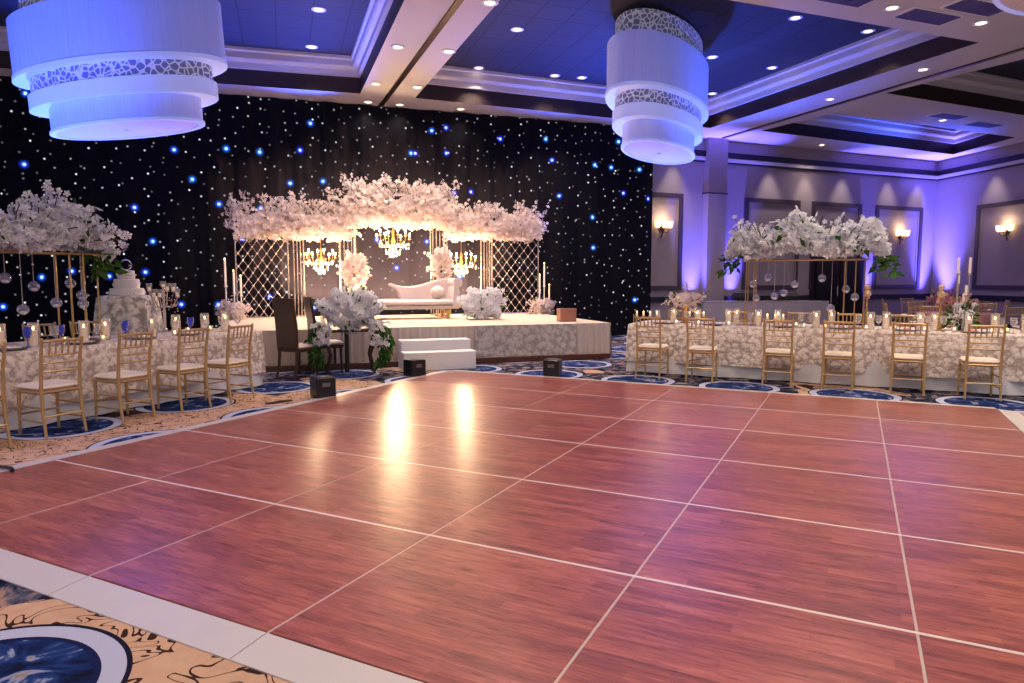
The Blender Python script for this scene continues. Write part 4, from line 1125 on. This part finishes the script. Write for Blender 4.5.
# ================================================================== LIGHTS
def lamp(typ, loc, energy, col, aim=None, **kw):
    d = bpy.data.lights.new('lamp', typ); d.energy = energy; d.color = col
    for k, v in kw.items(): setattr(d, k, v)
    o = bpy.data.objects.new('lamp', d); COL.objects.link(o); o.location = loc
    if aim is not None: o.rotation_euler = (Vector(aim) - Vector(loc)).to_track_quat('-Z', 'Y').to_euler()
    return o
WARM = (1.0, .80, .62); BLUE = (.04, .10, 1.0); VIO = (.12, .10, 1.0)
for x, y, z in LIGHTS:
    lamp('SPOT', (x, y, z), 35 if y > 15.6 else 190, WARM, (x, y, 0), spot_size=math.radians(125 if z < 5.5 else 96), spot_blend=.9, shadow_soft_size=.09)
# the rest of the ballroom's downlights, above and behind the camera
for x in (-4.5, -1, 2.5, 6, 9.5):
    for y in (-1.5, 2.6, 6.2):
        lamp('SPOT', (x, y, ZC - .06), 110 if x < 0 else 245, WARM, (x, y, 0), spot_size=math.radians(130), spot_blend=.9, shadow_soft_size=.15)
# crystal chandeliers and stage wash
for (x, y, z, s) in CH: lamp('POINT', (x, y - .1, z - .2), 130, (1, .70, .40), shadow_soft_size=.14)
for x, tx in ((.9, .2), (2.3, 2.4), (3.7, 4.6)):
    lamp('SPOT', (x, 8.6, 5.3), 640, (1, .72, .44), (tx, 15.0, 2.6), spot_size=math.radians(34), spot_blend=.7, shadow_soft_size=.1)
for x in (1.65, 3.05): lamp('SPOT', (x, 14.6, .75), 160, (1, .72, .42), (x, 15.1, 3.0), spot_size=math.radians(90), spot_blend=.8, shadow_soft_size=.08)
for x, aimx in ((.8, .78), (2.35, 2.35), (3.9, 3.9)): lamp('SPOT', (x, 15.05, .75), 1400, (1, .62, .34), (aimx, 16.0, 2.0), spot_size=math.radians(95), spot_blend=.6, shadow_soft_size=.05)
lamp('SPOT', (-4.2, 6.0, 5.3), 380, (.42, .34, 1), (-.6, 5.6, 0), spot_size=math.radians(62), spot_blend=1, shadow_soft_size=.3)  # violet ceiling spot added to tint the left floor; it has no fixture
# blue-violet uplights along the walls
def uplight(p, n, e, col, off=.32, sz=38):
    lamp('SPOT', (p[0] + n.x * off, p[1] + n.y * off, .15), e, col, (p[0] + n.x * .06, p[1] + n.y * .06, 5.4), spot_size=math.radians(sz), spot_blend=.9, shadow_soft_size=.05)
nb_ = Vector((wd.y, -wd.x)); nr_ = Vector((wr.y, -wr.x))
for x in (10.98, 12.38, 17.8):
    p = WA + wd * ((x - 6) / wd.x); uplight(p, nb_, 3600, VIO)
p = WB + wr * .7; uplight(p, nr_, 4200, VIO, .42, 44); p = WB - wd * .55; uplight(p, nb_, 4000, VIO, .42, 42)
# warm wall washers in the soffit
for x in (10.3, 13.7, 15.1, 16.6, 18.6, 20.0):
    p = WA + wd * ((x - 6) / wd.x) + nb_ * .45
    lamp('SPOT', (p.x, p.y, 5.36), 110, (1, .84, .70), (p.x - nb_.x * .3, p.y - nb_.y * .3, 2.5), spot_size=math.radians(50), spot_blend=.8, shadow_soft_size=.04)
for k in (2.4, 5, 8):
    p = WB + wr * k + nr_ * .45
    lamp('SPOT', (p.x, p.y, 5.36), 110, (1, .84, .70), (p.x - nr_.x * .3, p.y - nr_.y * .3, 2.5), spot_size=math.radians(50), spot_blend=.8, shadow_soft_size=.04)
# blue wash thrown up at the coffers and the drums
for loc, aim, e, sz in (((-4.5, 15.6, .6), (-2.0, 12.6, 6.1), 3500, 60), ((1.0, 15.75, 3.8), (0, 13.4, 6.1), 700, 80), ((7.4, 15.7, 1.2), (6.0, 12.5, 6.1), 2400, 70), ((9.6, 15.9, 1.0), (8.9, 13, 6.1), 2200, 70), ((18, 15.2, 3.6), (17, 14.8, 6.1), 500, 100)):
    lamp('SPOT', loc, e, BLUE, aim, spot_size=math.radians(sz), spot_blend=.8, shadow_soft_size=.15)
lamp('SPOT', (-5.4, 9.4, .9), 2000, BLUE, (-2.8, 12.0, 4.6), spot_size=math.radians(40), spot_blend=.8, shadow_soft_size=.15)
lamp('SPOT', (10.2, 10.0, 1.0), 1300, BLUE, (7.3, 11.6, 4.6), spot_size=math.radians(34), spot_blend=.8, shadow_soft_size=.15)
for (p, a) in SC: lamp('POINT', (p[0] + math.sin(a) * .22, p[1] - math.cos(a) * .22, 3.12), 9, (1, .72, .42), shadow_soft_size=.08)

w = bpy.data.worlds.new('world'); S.world = w; w.use_nodes = True
bg = w.node_tree.nodes['Background']; bg.inputs[0].default_value = (.80, .74, .86, 1); bg.inputs[1].default_value = .38

# ================================================================== CAMERA
cam = bpy.data.cameras.new('camera'); co = bpy.data.objects.new('camera', cam); COL.objects.link(co)
co.location = (0, 0, 1.48); co.rotation_euler = (PI / 2 - .09177, 0, -math.radians(18.5))
cam.sensor_width = 36; cam.lens = 680 / 1024 * 36; cam.clip_start = .05; cam.clip_end = 200
S.camera = co
S.view_settings.view_transform = 'Standard'; S.view_settings.look = 'None'
S.view_settings.exposure = .45; S.view_settings.gamma = 1; S.view_settings.use_curve_mapping = False
S.cycles.use_denoising = True
S.cycles.max_bounces = 6; S.cycles.transparent_max_bounces = 16; S.cycles.sample_clamp_indirect = 6
